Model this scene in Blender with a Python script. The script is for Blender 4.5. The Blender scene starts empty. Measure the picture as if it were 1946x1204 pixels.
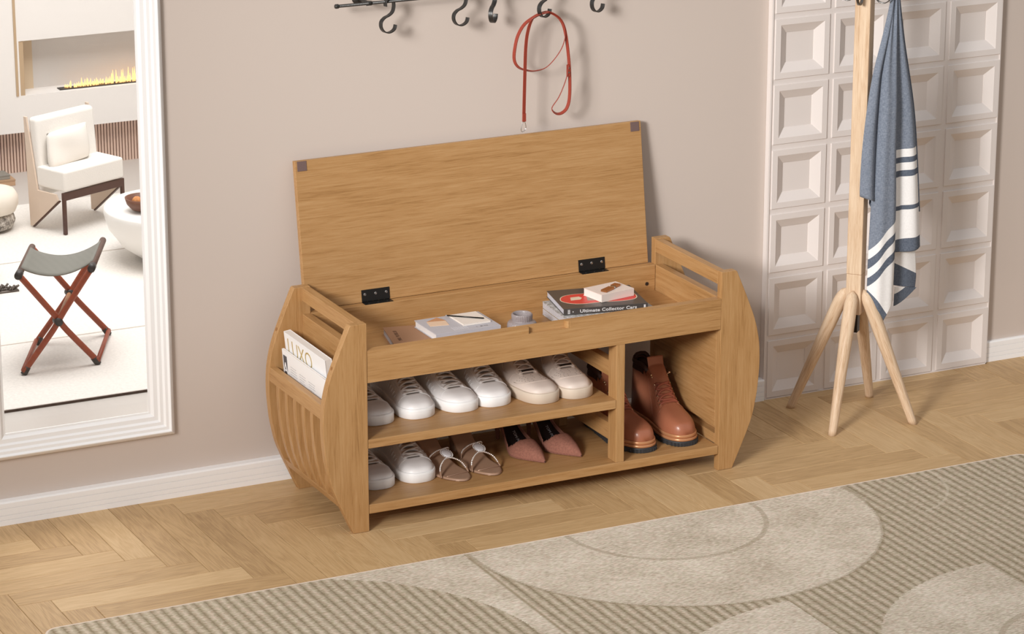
import bpy, math, random
from mathutils import Vector, Matrix
random.seed(7)
PI = math.pi
SC = bpy.context.scene
COL = SC.collection
# ---------------------------------------------------------------- helpers
def lin(c):
    c /= 255.0
    return c/12.92 if c <= .04045 else ((c+.055)/1.055)**2.4
def rgb(r, g, b): return (lin(r), lin(g), lin(b), 1.0)

class MB:
    """collects plain geometry for ONE mesh object"""
    def __init__(s): s.v = []; s.f = []; s.m = []; s.uv = {}
    def add(s, vs, fs, mi=0, uvs=None):
        b = len(s.v); s.v += [tuple(p) for p in vs]
        for k, f in enumerate(fs):
            s.f.append(tuple(b+i for i in f)); s.m.append(mi if not isinstance(mi, list) else mi[k])
            if uvs: s.uv[len(s.f)-1] = [uvs[i] for i in f]
        return s
    def box(s, x0, x1, y0, y1, z0, z1, mi=0, R=None):
        vs = [Vector((x, y, z)) for z in (z0, z1) for y in (y0, y1) for x in (x0, x1)]
        if R is not None: vs = [R @ p for p in vs]
        return s.add(vs, [(0,2,3,1),(4,5,7,6),(0,1,5,4),(2,6,7,3),(0,4,6,2),(1,3,7,5)], mi)
    def prism(s, prof, a0, a1, axis='y', mi=0):
        n = len(prof)
        def P(p, a):
            return (p[0], a, p[1]) if axis == 'y' else ((a, p[0], p[1]) if axis == 'x' else (p[0], p[1], a))
        vs = [P(p, a0) for p in prof]+[P(p, a1) for p in prof]
        fs = [tuple(range(n)), tuple(range(2*n-1, n-1, -1))]+[(i, n+i, n+(i+1) % n, (i+1) % n) for i in range(n)]
        return s.add(vs, fs, mi)
    def grid(s, fn, nu, nv, mi=0, closeu=False, skip=None, uvf=None):
        b = []
        for j in range(nv+1):
            for i in range(nu+(0 if closeu else 1)): b.append(fn(i/nu, j/nv))
        w = nu if closeu else nu+1
        fs = []; ms = []
        for j in range(nv):
            for i in range(nu):
                if skip and skip((i+.5)/nu, (j+.5)/nv): continue
                fs.append((j*w+i, j*w+(i+1) % w, (j+1)*w+(i+1) % w, (j+1)*w+i))
                ms.append(mi((i+.5)/nu, (j+.5)/nv) if callable(mi) else mi)
        return s.add(b, fs, ms)
    def tube(s, pts, r, n=10, mi=0, caps=True, closed=False):
        pts = [Vector(p) for p in pts]; N = len(pts)
        rr = r if isinstance(r, (list, tuple)) else [r]*N
        vs = []; up = None
        for i, p in enumerate(pts):
            if closed: t = pts[(i+1) % N]-pts[i-1]
            else: t = pts[min(i+1, N-1)]-pts[max(i-1, 0)]
            t.normalize()
            if up is None:
                up = Vector((0, 0, 1)) if abs(t.z) < .9 else Vector((1, 0, 0))
            a = (up-t*up.dot(t)).normalized(); up = a; c = t.cross(a)
            for k in range(n):
                q = 2*PI*k/n; vs.append(p+a*math.cos(q)*rr[i]+c*math.sin(q)*rr[i])
        fs = []
        for i in range(N if closed else N-1):
            for k in range(n):
                j = (i+1) % N
                fs.append((i*n+k, i*n+(k+1) % n, j*n+(k+1) % n, j*n+k))
        if caps and not closed:
            fs.append(tuple(range(n-1, -1, -1))); fs.append(tuple((N-1)*n+k for k in range(n)))
        return s.add(vs, fs, mi)
    def strap(s, pts, wd, w, th, mi=0, closed=False):
        """flat band along pts; wd = width direction(s); th = thickness"""
        pts = [Vector(p) for p in pts]; N = len(pts); vs = []
        for i, p in enumerate(pts):
            t = (pts[(i+1) % N]-pts[i-1]) if closed else pts[min(i+1, N-1)]-pts[max(i-1, 0)]
            t.normalize()
            a = Vector(wd[i] if isinstance(wd, list) else wd); a = (a-t*a.dot(t)).normalized(); nrm = t.cross(a)
            for (x, y) in ((-1,-1),(1,-1),(1,1),(-1,1)): vs.append(p+a*x*w/2+nrm*y*th/2)
        fs = []
        for i in range(N if closed else N-1):
            j = (i+1) % N
            for k in range(4): fs.append((i*4+k, i*4+(k+1) % 4, j*4+(k+1) % 4, j*4+k))
        if not closed: fs += [(3,2,1,0), tuple((N-1)*4+k for k in range(4))]
        return s.add(vs, fs, mi)
    def lathe(s, prof, c=(0,0,0), n=32, mi=0, cap0=True, cap1=True):
        vs = [(c[0]+r*math.cos(2*PI*k/n), c[1]+r*math.sin(2*PI*k/n), c[2]+z) for r, z in prof for k in range(n)]
        fs = [(i*n+k, i*n+(k+1) % n, (i+1)*n+(k+1) % n, (i+1)*n+k) for i in range(len(prof)-1) for k in range(n)]
        if cap0: fs.append(tuple(range(n-1, -1, -1)))
        if cap1: fs.append(tuple((len(prof)-1)*n+k for k in range(n)))
        return s.add(vs, fs, mi)
    def ball(s, c, r, n=8, sc=(1,1,1), mi=0):
        prof = [(math.sin(PI*i/n), -math.cos(PI*i/n)) for i in range(n+1)]
        vs = [(c[0]+r*sc[0]*p*math.cos(2*PI*k/(n*2)), c[1]+r*sc[1]*p*math.sin(2*PI*k/(n*2)), c[2]+r*sc[2]*z) for p, z in prof for k in range(n*2)]
        m = n*2
        return s.add(vs, [(i*m+k, i*m+(k+1) % m, (i+1)*m+(k+1) % m, (i+1)*m+k) for i in range(n) for k in range(m)], mi)
    def xf(s, M):
        s.v = [tuple(M @ Vector(p)) for p in s.v]; return s
    def mesh(s, name):
        me = bpy.data.meshes.new(name); me.from_pydata(s.v, [], s.f)
        for p, m in zip(me.polygons, s.m): p.material_index = m
        if s.uv:
            L = me.uv_layers.new(name='uv')
            for fi, uvs in s.uv.items():
                for li, uv in zip(me.polygons[fi].loop_indices, uvs): L.data[li].uv = uv
        me.update(); return me

def clean(me, smooth=True, weld=True):
    import bmesh
    bm = bmesh.new(); bm.from_mesh(me)
    if weld: bmesh.ops.remove_doubles(bm, verts=bm.verts, dist=2e-6)
    bmesh.ops.recalc_face_normals(bm, faces=bm.faces)
    bm.to_mesh(me); bm.free()
    for p in me.polygons: p.use_smooth = smooth
    return me

def obj(name, mb, mats, parent=None, smooth=False, bevel=0, sub=0, solid=0, seg=2, weld=True, kind=None, label=None, loc=None, rot=None, ang=35, fix=True):
    me = mb if isinstance(mb, bpy.types.Mesh) else mb.mesh(name)
    if fix: clean(me, smooth, weld)
    else:
        for p in me.polygons: p.use_smooth = smooth
    for m in (mats if isinstance(mats, (list, tuple)) else [mats]): me.materials.append(m)
    o = bpy.data.objects.new(name, me); COL.objects.link(o)
    if parent is not None:
        o.parent = parent
        if parent.get('_w'):                     # parts drawn in room coordinates
            off = world_of(parent); me.transform(Matrix.Translation(-off))
            o['_w'] = 1
    if loc is not None: o.location = loc
    if rot is not None: o.rotation_euler = rot
    if solid:
        m = o.modifiers.new('thickness', 'SOLIDIFY'); m.thickness = solid; m.offset = -1
    if sub:
        m = o.modifiers.new('sub', 'SUBSURF'); m.levels = sub; m.render_levels = sub
    if bevel:
        m = o.modifiers.new('edge', 'BEVEL'); m.width = bevel; m.segments = seg; m.limit_method = 'ANGLE'; m.angle_limit = math.radians(ang); m.harden_normals = False
        for p in me.polygons: p.use_smooth = True
        o.modifiers.new('wn', 'WEIGHTED_NORMAL').keep_sharp = False
    if kind: o['kind'] = kind
    if label: o['label'] = label
    return o
def world_of(o):
    v = Vector((0,0,0))
    while o is not None: v += Vector(o.location); o = o.parent
    return v
def thing(name, label, cat, loc=(0,0,0), rz=0, group=None, world=False):
    o = bpy.data.objects.new(name, None); COL.objects.link(o)
    o.empty_display_size = .03
    o.location = loc; o.rotation_euler = (0, 0, rz); o['label'] = label; o['category'] = cat
    if group: o['group'] = group
    if world: o['_w'] = 1
    return o
def tag(o, label, cat, group=None):
    o['label'] = label; o['category'] = cat
    if group: o['group'] = group
    return o
def dup(root, name, label, loc, rz=None, group=None, mirror=False):
    r = root.copy(); COL.objects.link(r); r.location = loc; r.name = name
    if rz is not None: r.rotation_euler = (0, 0, rz)
    if mirror: r.scale.x = -1
    r['label'] = label
    if group: r['group'] = group
    for ch in list(root.children):
        c = ch.copy(); COL.objects.link(c); c.parent = r
        for g in ch.children:
            d = g.copy(); COL.objects.link(d); d.parent = c
    return r
def text_mb(txt, size, ext=.0002, align='CENTER', spacing=1.0, bold=0):
    cu = bpy.data.curves.new('t', 'FONT'); cu.body = txt; cu.size = size; cu.extrude = ext; cu.align_x = align; cu.align_y = 'CENTER'
    cu.space_character = spacing; cu.resolution_u = 3; cu.offset = bold*size
    o = bpy.data.objects.new('t', cu); COL.objects.link(o)
    dg = bpy.context.evaluated_depsgraph_get(); me = bpy.data.meshes.new_from_object(o.evaluated_get(dg))
    mb = MB(); mb.add([v.co[:] for v in me.vertices], [tuple(p.vertices) for p in me.polygons])
    bpy.data.objects.remove(o); bpy.data.curves.remove(cu); bpy.data.meshes.remove(me)
    return mb
def frame(o, ex, ey):
    ex = Vector(ex).normalized(); ey = Vector(ey).normalized(); ez = ex.cross(ey)
    return Matrix.Translation(Vector(o)) @ Matrix((ex, ey, ez)).transposed().to_4x4()
def crom(pts, k=8, closed=False):
    P = [Vector(p) for p in pts]; out = []; N = len(P)
    for i in range(N if closed else N-1):
        if closed: a, b, c, d = P[i-1], P[i], P[(i+1) % N], P[(i+2) % N]
        else: a, b, c, d = P[max(i-1,0)], P[i], P[i+1], P[min(i+2,N-1)]
        for j in range(k):
            t = j/k; out.append(.5*((2*b)+(c-a)*t+(2*a-5*b+4*c-d)*t*t+(3*b-a-3*c+d)*t**3))
    if not closed: out.append(P[-1])
    return out
def interp(tab, x):
    if x <= tab[0][0]: return tab[0][1]
    for (a, b), (c, d) in zip(tab, tab[1:]):
        if x <= c: return b+(d-b)*(x-a)/(c-a)
    return tab[-1][1]
def smoothtab(tab, x):
    # monotone-ish smooth interpolation
    if x <= tab[0][0]: return tab[0][1]
    if x >= tab[-1][0]: return tab[-1][1]
    for i in range(len(tab)-1):
        if x <= tab[i+1][0]:
            x0, y0 = tab[i]; x1, y1 = tab[i+1]
            m0 = (y1-tab[i-1][1])/(x1-tab[i-1][0]) if i > 0 else (y1-y0)/(x1-x0)
            m1 = (tab[i+2][1]-y0)/(tab[i+2][0]-x0) if i+2 < len(tab) else (y1-y0)/(x1-x0)
            h = x1-x0; t = (x-x0)/h
            return (2*t**3-3*t*t+1)*y0+(t**3-2*t*t+t)*h*m0+(-2*t**3+3*t*t)*y1+(t**3-t*t)*h*m1

# ---------------------------------------------------------------- materials
def nt(name):
    m = bpy.data.materials.new(name); m.use_nodes = True
    t = m.node_tree; b = t.nodes['Principled BSDF']; return m, t, b
def N(t, typ, **kw):
    n = t.nodes.new(typ)
    for k, v in kw.items():
        if k.startswith('i_'): n.inputs[k[2:].replace('_', ' ')].default_value = v
        else: setattr(n, k, v)
    return n
def ramp(t, stops, interp='LINEAR'):
    n = t.nodes.new('ShaderNodeValToRGB'); cr = n.color_ramp; cr.interpolation = interp
    while len(cr.elements) > 1: cr.elements.remove(cr.elements[-1])
    cr.elements[0].position = stops[0][0]; cr.elements[0].color = stops[0][1]
    for p, c in stops[1:]:
        e = cr.elements.new(p); e.color = c
    return n
def plain(name, col, rough=.5, metal=0, spec=.5, bump=0, bscale=200, var=0, coat=0, sheen=0):
    m, t, b = nt(name)
    b.inputs['Roughness'].default_value = rough; b.inputs['Metallic'].default_value = metal
    b.inputs['Specular IOR Level'].default_value = spec; b.inputs['Base Color'].default_value = col
    b.inputs['Coat Weight'].default_value = coat; b.inputs['Sheen Weight'].default_value = sheen
    tc = N(t, 'ShaderNodeTexCoord')
    ns = N(t, 'ShaderNodeTexNoise'); ns.inputs['Scale'].default_value = bscale; ns.inputs['Detail'].default_value = 3
    t.links.new(tc.outputs['Object'], ns.inputs['Vector'])
    if var:
        c0 = tuple(max(0, x*(1-var)) for x in col[:3])+(1,); c1 = tuple(min(1, x*(1+var)) for x in col[:3])+(1,)
        r = ramp(t, [(.3, c0), (.7, c1)]); t.links.new(ns.outputs['Fac'], r.inputs['Fac']); t.links.new(r.outputs['Color'], b.inputs['Base Color'])
    if bump:
        bp = N(t, 'ShaderNodeBump'); bp.inputs['Strength'].default_value = bump; bp.inputs['Distance'].default_value = .001
        t.links.new(ns.outputs['Fac'], bp.inputs['Height']); t.links.new(bp.outputs['Normal'], b.inputs['Normal'])
    return m
def wood(name, axis, base, dark, light, rough=.42, sc=1.0, ring=.22, bump=.12, spec=.4):
    """oak-like grain running along the object's own x, y or z axis"""
    m, t, b = nt(name); lk = t.links.new
    tc = N(t, 'ShaderNodeTexCoord')
    def mp(along, across):
        k = N(t, 'ShaderNodeMapping'); v = [across]*3; v['xyz'.index(axis)] = along
        k.inputs['Scale'].default_value = v; lk(tc.outputs['Object'], k.inputs['Vector']); return k
    a = mp(2.5*sc, 22*sc)     # broad figure
    n1 = N(t, 'ShaderNodeTexNoise'); n1.inputs['Scale'].default_value = 1.3; n1.inputs['Detail'].default_value = 4; n1.inputs['Distortion'].default_value = .6
    lk(a.outputs[0], n1.inputs['Vector'])
    c = mp(14*sc, 420*sc)    # fine pores
    n2 = N(t, 'ShaderNodeTexNoise'); n2.inputs['Scale'].default_value = 1.6; n2.inputs['Detail'].default_value = 5; n2.inputs['Roughness'].default_value = .65
    lk(c.outputs[0], n2.inputs['Vector'])
    d = mp(4.5*sc, 110*sc)   # streaks
    n3 = N(t, 'ShaderNodeTexNoise'); n3.inputs['Scale'].default_value = 1.5; n3.inputs['Detail'].default_value = 6; n3.inputs['Distortion'].default_value = 1.2
    lk(d.outputs[0], n3.inputs['Vector'])
    mx = N(t, 'ShaderNodeMath', operation='MULTIPLY_ADD'); mx.inputs[1].default_value = ring; lk(n1.outputs['Fac'], mx.inputs[0])
    m3 = N(t, 'ShaderNodeMath', operation='MULTIPLY_ADD'); m3.inputs[1].default_value = .34; lk(n3.outputs['Fac'], m3.inputs[0]); 
    m2 = N(t, 'ShaderNodeMath', operation='MULTIPLY'); m2.inputs[1].default_value = .34; lk(n2.outputs['Fac'], m2.inputs[0])
    lk(m2.outputs[0], m3.inputs[2]); lk(m3.outputs[0], mx.inputs[2])
    s = .5*(ring+.34+.34)
    r = ramp(t, [(s-.13, dark), (s-.03, base), (s+.10, light)]); lk(mx.outputs[0], r.inputs['Fac'])
    lk(r.outputs['Color'], b.inputs['Base Color'])
    b.inputs['Roughness'].default_value = rough; b.inputs['Specular IOR Level'].default_value = spec
    bp = N(t, 'ShaderNodeBump'); bp.inputs['Strength'].default_value = bump; bp.inputs['Distance'].default_value = .0006
    lk(n2.outputs['Fac'], bp.inputs['Height']); lk(bp.outputs['Normal'], b.inputs['Normal'])
    return m
OB, OD, OL = rgb(175,132,84), rgb(150,109,64), rgb(188,147,100)
oak = {a: wood('honey_oak_'+a, a, OB, OD, OL) for a in 'xyz'}
ash = wood('pale_ash', 'z', rgb(214,184,152), rgb(186,148,112), rgb(228,203,174), rough=.5, sc=1.7, ring=.34)
def floor_mat():
    m, t, b = nt('oak_herringbone'); lk = t.links.new
    uv = N(t, 'ShaderNodeUVMap', uv_map='uv'); at = N(t, 'ShaderNodeAttribute', attribute_name='tone')
    def mp(a, c):
        k = N(t, 'ShaderNodeMapping'); k.inputs['Scale'].default_value = (a, c, 1); lk(uv.outputs[0], k.inputs['Vector']); return k
    sep = N(t, 'ShaderNodeSeparateColor'); lk(at.outputs['Color'], sep.inputs[0])
    n1 = N(t, 'ShaderNodeTexNoise', noise_dimensions='4D'); n1.inputs['Scale'].default_value = 1; n1.inputs['Detail'].default_value = 3; n1.inputs['Distortion'].default_value = .8
    lk(mp(3.2, 26).outputs[0], n1.inputs['Vector'])
    # cathedral rings: wave of distorted noise
    fr = N(t, 'ShaderNodeMath', operation='MULTIPLY'); fr.inputs[1].default_value = 9; lk(n1.outputs['Fac'], fr.inputs[0])
    fc = N(t, 'ShaderNodeMath', operation='PINGPONG'); fc.inputs[1].default_value = .5; lk(fr.outputs[0], fc.inputs[0])
    n2 = N(t, 'ShaderNodeTexNoise', noise_dimensions='4D'); n2.inputs['Scale'].default_value = 1; n2.inputs['Detail'].default_value = 5; n2.inputs['Roughness'].default_value = .7
    lk(mp(12, 420).outputs[0], n2.inputs['Vector'])
    wv = N(t, 'ShaderNodeMath', operation='MULTIPLY'); wv.inputs[1].default_value = 50; lk(sep.outputs[1], wv.inputs[0])
    lk(wv.outputs[0], n1.inputs['W']); lk(wv.outputs[0], n2.inputs['W'])
    a = N(t, 'ShaderNodeMath', operation='MULTIPLY'); a.inputs[1].default_value = .20; lk(fc.outputs[0], a.inputs[0])
    c = N(t, 'ShaderNodeMath', operation='MULTIPLY_ADD'); c.inputs[1].default_value = .55; lk(n2.outputs['Fac'], c.inputs[0]); lk(a.outputs[0], c.inputs[2])
    e = N(t, 'ShaderNodeMath', operation='MULTIPLY_ADD'); e.inputs[1].default_value = .20; lk(sep.outputs[0], e.inputs[0]); lk(c.outputs[0], e.inputs[2])
    r = ramp(t, [(.22, rgb(168,134,92)), (.42, rgb(199,164,118)), (.62, rgb(216,184,139))]); lk(e.outputs[0], r.inputs['Fac'])
    lk(r.outputs['Color'], b.inputs['Base Color'])
    b.inputs['Roughness'].default_value = .48; b.inputs['Specular IOR Level'].default_value = .35
    bp = N(t, 'ShaderNodeBump'); bp.inputs['Strength'].default_value = .25; bp.inputs['Distance'].default_value = .0006
    lk(n2.outputs['Fac'], bp.inputs['Height']); lk(bp.outputs['Normal'], b.inputs['Normal'])
    return m
M_wall = plain('taupe_wall_paint', rgb(206,192,182), .85, bump=.05, bscale=600)
M_white = plain('white_satin_paint', rgb(250,248,247), .45, bump=.02, bscale=300)
M_panel = plain('off_white_panel_paint', rgb(231,222,217), .55, bump=.03, bscale=300)
M_floor = floor_mat()
M_black = plain('black_metal', rgb(52,50,48), .38, .7, bump=.15, bscale=500)
M_iron = plain('forged_iron', rgb(74,73,72), .42, .75, bump=.3, bscale=350)
M_steel = plain('bright_steel', rgb(215,215,215), .2, 1)
M_pad = plain('grey_brown_felt', rgb(112,90,86), .9, bump=.4, bscale=900)
M_rubber = plain('black_rubber', rgb(38,38,40), .7)
M_hole = plain('dark_screw_recess', rgb(60,42,28), .8)
M_hole2 = plain('oak_screw_cap', rgb(150,104,60), .6)

# ---------------------------------------------------------------- room shell
WY = .408                      # wall face
def struct(name, mb, mat, **kw): return obj(name, mb, mat, kind='structure', **kw)
mx0, mx1, mz0, mz1 = -.745, -.312, .158, 1.69     # hole behind the mirror frame
w = MB()
for x0, x1, z0, z1 in ((-3.2, mx0, 0, 2.6), (mx1, 4.2, 0, 2.6), (mx0, mx1, 0, mz0), (mx0, mx1, mz1, 2.6)):
    w.box(x0, x1, WY, WY+.10, z0, z1)
struct('wall_back', w, M_wall)
# floor: herringbone boards, each board its own faces, 6:1 boards 70.6 mm wide
PW, L0, B0 = .0706, -.399, -.070
me = MB(); tones = []
def board(x0, x1, y0, y1, alongx):
    if x1 < -2.2 or x0 > 3.6 or y1 < -2.6 or y0 > WY+.05: return
    y1 = min(y1, WY+.02)
    g = .00045; q = random.random(); w2 = random.random()
    a, b_, c, d = x0+g, x1-g, y0+g, y1-g
    h = 0.0; e = .0006
    vs = [(a,c,-.003),(b_,c,-.003),(b_,d,-.003),(a,d,-.003),(a,c,h-e),(b_,c,h-e),(b_,d,h-e),(a,d,h-e),
          (a+e,c+e,h),(b_-e,c+e,h),(b_-e,d-e,h),(a+e,d-e,h)]
    fs = [(0,1,5,4),(1,2,6,5),(2,3,7,6),(3,0,4,7),(4,5,9,8),(5,6,10,9),(6,7,11,10),(7,4,8,11),(8,9,10,11)]
    uv = [((v[0]-x0, v[1]-y0) if alongx else (v[1]-y0, v[0]-x0)) for v in vs]
    me.add(vs, fs, 0, uv); tones.extend([(q, w2)]*len(fs))
for i in range(-30, 62):
    for k in range(-6, 8):
        l = L0+i*PW; b_ = B0-i*PW+12*PW*k
        board(l, l+PW, b_, b_+6*PW, False)
        board(l+PW-6*PW, l+PW, b_-PW, b_, True)
nf = len(me.f)
me.add([(-3.2,-2.8,-.003),(4.2,-2.8,-.003),(4.2,WY+.02,-.003),(-3.2,WY+.02,-.003),(-3.2,-2.8,-.04),(4.2,-2.8,-.04),(4.2,WY+.02,-.04),(-3.2,WY+.02,-.04)],
       [(0,1,2,3),(7,6,5,4),(0,4,5,1),(1,5,6,2),(2,6,7,3),(3,7,4,0)], 0, [(0,0)]*8); tones.extend([(.1,.5)]*6)
mesh = me.mesh('floor'); ca = mesh.color_attributes.new('tone', 'FLOAT_COLOR', 'CORNER')
for p in mesh.polygons:
    q = tones[p.index]
    for li in p.loop_indices: ca.data[li].color = (q[0], q[1], 0, 1)
struct('floor', mesh, M_floor, fix=False)
# stepped baseboards
def baseboard(name, x0, x1, yf, h=.0545):
    prof = [(WY, 0), (yf, 0)]
    for z in (.0115, .0225, .0385): prof += [(yf, z), (yf+.0018, z+.0003), (yf+.0018, z+.0011), (yf+.0001, z+.0014)]
    prof += [(yf, h-.0035), (yf+.0012, h-.0008), (yf+.003, h), (WY, h)]
    b = MB(); b.prism(prof, x0, x1, 'x'); struct(name, b, M_white)
baseboard('baseboard_left', -3.2, 1.2315, .3855)
baseboard('baseboard_right', 1.8915, 4.2, .3985)
# coffered relief panel standing on the floor against the wall
def coffer_panel():
    t = thing('relief_wall_panel', 'tall off-white relief panel of square coffers standing against the wall behind the coat stand', 'wall panel', (1.56, .397, 0), world=True)
    b = MB(); x0, x1, yf, zt = 1.2305, 1.8915, .3885, 1.765
    b.box(x0, x1, yf+.003, WY-.0005, 0, zt)
    q = MB()
    # thin rim around
    for (a, c, e, f) in ((x0, x0+.004, 0, zt), (x1-.0022, x1, 0, zt), (x0, x1, 0, .0030)): q.box(a, c, yf+.0005, yf+.0032, e, f)
    g = MB()
    for i in range(4):
        for j in range(11):
            a = 1.2400+.166*i; c = a+.1515; e = .0047+.1607*j; f = e+.1465
            def R(d, y): return [(a+d, y, e+d), (c-d, y, e+d), (c-d, y, f-d), (a+d, y, f-d)]
            rings = [R(0, yf+.0032), R(0, yf+.0006), R(.0006, yf), R(.0150, yf), R(.0158, yf+.0008), R(.0365, yf+.0135), R(.0368, yf+.0148)]
            vs = [p for r in rings for p in r]; fs = []
            for k in range(len(rings)-1):
                for m in range(4): fs.append((k*4+m, k*4+(m+1) % 4, (k+1)*4+(m+1) % 4, (k+1)*4+m))
            n = (len(rings)-1)*4; fs.append((n, n+1, n+2, n+3)); g.add(vs, fs)
    # backing sheet sits behind the sunken centres
    bb = MB(); bb.box(x0, x1, yf+.0155, WY-.0005, 0, zt)
    fr = MB()
    xs = [x0]+sum([[1.2400+.166*i, 1.2400+.166*i+.1515] for i in range(4)], [])+[x1]
    zs = [0]+sum([[.0047+.1607*j, .0047+.1607*j+.1465] for j in range(11)], [])+[zt]
    for i in range(0, 10, 2): fr.box(xs[i], xs[i+1], yf+.003, yf+.0155, 0, zt)
    for j in range(0, 24, 2):
        for i in range(1, 9, 2): fr.box(xs[i], xs[i+1], yf+.003, yf+.0155, zs[j], zs[j+1])
    o = MB(); 
    for s_ in (bb, fr, q, g): o.add(s_.v, s_.f)
    obj('coffer_grid', o, M_panel, t, weld=False)
coffer_panel()

# ---------------------------------------------------------------- rug
def rug_mat():
    m, t, b = nt('beige_woven_rug'); lk = t.links.new
    tc = N(t, 'ShaderNodeTexCoord'); geo = N(t, 'ShaderNodeNewGeometry')
    sp = N(t, 'ShaderNodeSeparateXYZ'); lk(geo.outputs['Position'], sp.inputs[0])
    X, Y = sp.outputs[0], sp.outputs[1]
    def math_(op, a, b_=None, c=None):
        n = N(t, 'ShaderNodeMath', operation=op)
        for i, v in enumerate((a, b_, c)):
            if v is None: continue
            if isinstance(v, (int, float)): n.inputs[i].default_value = v
            else: lk(v, n.inputs[i])
        return n.outputs[0]
    def dist(cx, cy):
        return math_('SQRT', math_('ADD', math_('POWER', math_('SUBTRACT', X, cx), 2), math_('POWER', math_('SUBTRACT', Y, cy), 2)))
    # jitter edges a little
    nz = N(t, 'ShaderNodeTexNoise'); nz.inputs['Scale'].default_value = 260; lk(geo.outputs['Position'], nz.inputs['Vector'])
    jit = math_('MULTIPLY_ADD', nz.outputs['Fac'], .012, -.006)
    def inside(cx, cy, r): return math_('LESS_THAN', math_('ADD', dist(cx, cy), jit), r)
    C1 = inside(.598, -.268, .472)
    L = inside(-.424, -.679, .496)
    C3 = math_('MULTIPLY', inside(1.09, -1.24, .470), math_('LESS_THAN', X, 1.095))
    C4 = math_('MULTIPLY', inside(.61, -1.235, .470), math_('LESS_THAN', X, .61))
    left = math_('MULTIPLY', math_('LESS_THAN', X, .117), math_('SUBTRACT', 1, L))
    left = math_('MULTIPLY', left, math_('GREATER_THAN', Y, -.95))
    left = math_('MULTIPLY', left, math_('GREATER_THAN', X, -.40))
    sm = math_('MAXIMUM', math_('MAXIMUM', C1, C3), math_('MAXIMUM', C4, left))
    def ringm(cx, cy, r, wd=.006): return math_('LESS_THAN', math_('ABSOLUTE', math_('SUBTRACT', math_('ADD', dist(cx, cy), jit), r)), wd)
    ring1 = ringm(.597, -.244, .231)
    edge1 = math_('MULTIPLY', ringm(.598, -.268, .472, .005), 1)
    ring3 = ringm(1.065, -1.239, .209, .007)
    ringL = math_('MULTIPLY', ringm(1.09, -.25, .213, .0032), math_('GREATER_THAN', X, 1.15))
    line = math_('MULTIPLY', math_('LESS_THAN', math_('ABSOLUTE', math_('SUBTRACT', X, .118)), .004), math_('LESS_THAN', Y, -.26))
    dk = math_('MAXIMUM', math_('MAXIMUM', ring1, math_('MAXIMUM', edge1, ring3)), line)
    # ribs running away from the wall, 23 mm apart
    rib = math_('PINGPONG', math_('ADD', X, math_('MULTIPLY', nz.outputs['Fac'], .006)), .0118)
    rib = math_('DIVIDE', rib, .0118)
    mpg = N(t, 'ShaderNodeMapping'); mpg.inputs['Scale'].default_value = (95, 380, 200); mpg.inputs['Rotation'].default_value = (0, 0, .12); lk(geo.outputs['Position'], mpg.inputs[0])
    ns = N(t, 'ShaderNodeTexNoise'); ns.inputs['Scale'].default_value = 1; ns.inputs['Detail'].default_value = 3; lk(mpg.outputs[0], ns.inputs['Vector'])
    nb = N(t, 'ShaderNodeTexNoise'); nb.inputs['Scale'].default_value = 7; nb.inputs['Detail'].default_value = 3; lk(geo.outputs['Position'], nb.inputs['Vector'])
    mid = math_('ADD', math_('MULTIPLY', ns.outputs['Fac'], .75), math_('MULTIPLY', nb.outputs['Fac'], .3))
    smooth = ramp(t, [(.34, rgb(172,158,138)), (.52, rgb(211,198,180)), (.68, rgb(236,225,210))]); lk(mid, smooth.inputs['Fac'])
    st = math_('ADD', math_('MULTIPLY', ns.outputs['Fac'], .66), math_('MULTIPLY', math_('POWER', rib, .65), .31))
    strp = ramp(t, [(.34, rgb(148,134,110)), (.54, rgb(186,172,150)), (.74, rgb(222,208,190))]); lk(st, strp.inputs['Fac'])
    m1 = N(t, 'ShaderNodeMix', data_type='RGBA'); lk(sm, m1.inputs[0]); lk(strp.outputs[0], m1.inputs[6]); lk(smooth.outputs[0], m1.inputs[7])
    m2 = N(t, 'ShaderNodeMix', data_type='RGBA'); lk(math_('MULTIPLY', dk, .42), m2.inputs[0]); lk(m1.outputs[2], m2.inputs[6]); m2.inputs[7].default_value = rgb(150,134,108)
    cn = N(t, 'ShaderNodeTexNoise'); cn.inputs['Scale'].default_value = 90; cn.inputs['Detail'].default_value = 2; lk(geo.outputs['Position'], cn.inputs['Vector'])
    cr_ = ramp(t, [(.36, (1.03,.98,.97,1)), (.5, (1,1,1,1)), (.64, (.985,1.0,.955,1))]); lk(cn.outputs['Fac'], cr_.inputs['Fac'])
    mc = N(t, 'ShaderNodeMix', data_type='RGBA', blend_type='MULTIPLY'); mc.inputs[0].default_value = 1; lk(m2.outputs[2], mc.inputs[6]); lk(cr_.outputs[0], mc.inputs[7]); m2 = mc
    m3 = N(t, 'ShaderNodeMix', data_type='RGBA'); lk(math_('MULTIPLY', ringL, .5), m3.inputs[0]); lk(m2.outputs[2], m3.inputs[6]); m3.inputs[7].default_value = rgb(214,202,182)
    lk(m3.outputs[2], b.inputs['Base Color']); b.inputs['Roughness'].default_value = .95; b.inputs['Specular IOR Level'].default_value = .1
    hgt = math_('ADD', math_('MULTIPLY', ns.outputs['Fac'], .4), math_('MAXIMUM', math_('MULTIPLY', sm, .9), math_('MULTIPLY', math_('POWER', rib, .5), .75)))
    bp = N(t, 'ShaderNodeBump'); bp.inputs['Strength'].default_value = .55; bp.inputs['Distance'].default_value = .003
    lk(hgt, bp.inputs['Height']); lk(bp.outputs['Normal'], b.inputs['Normal'])
    return m
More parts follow.
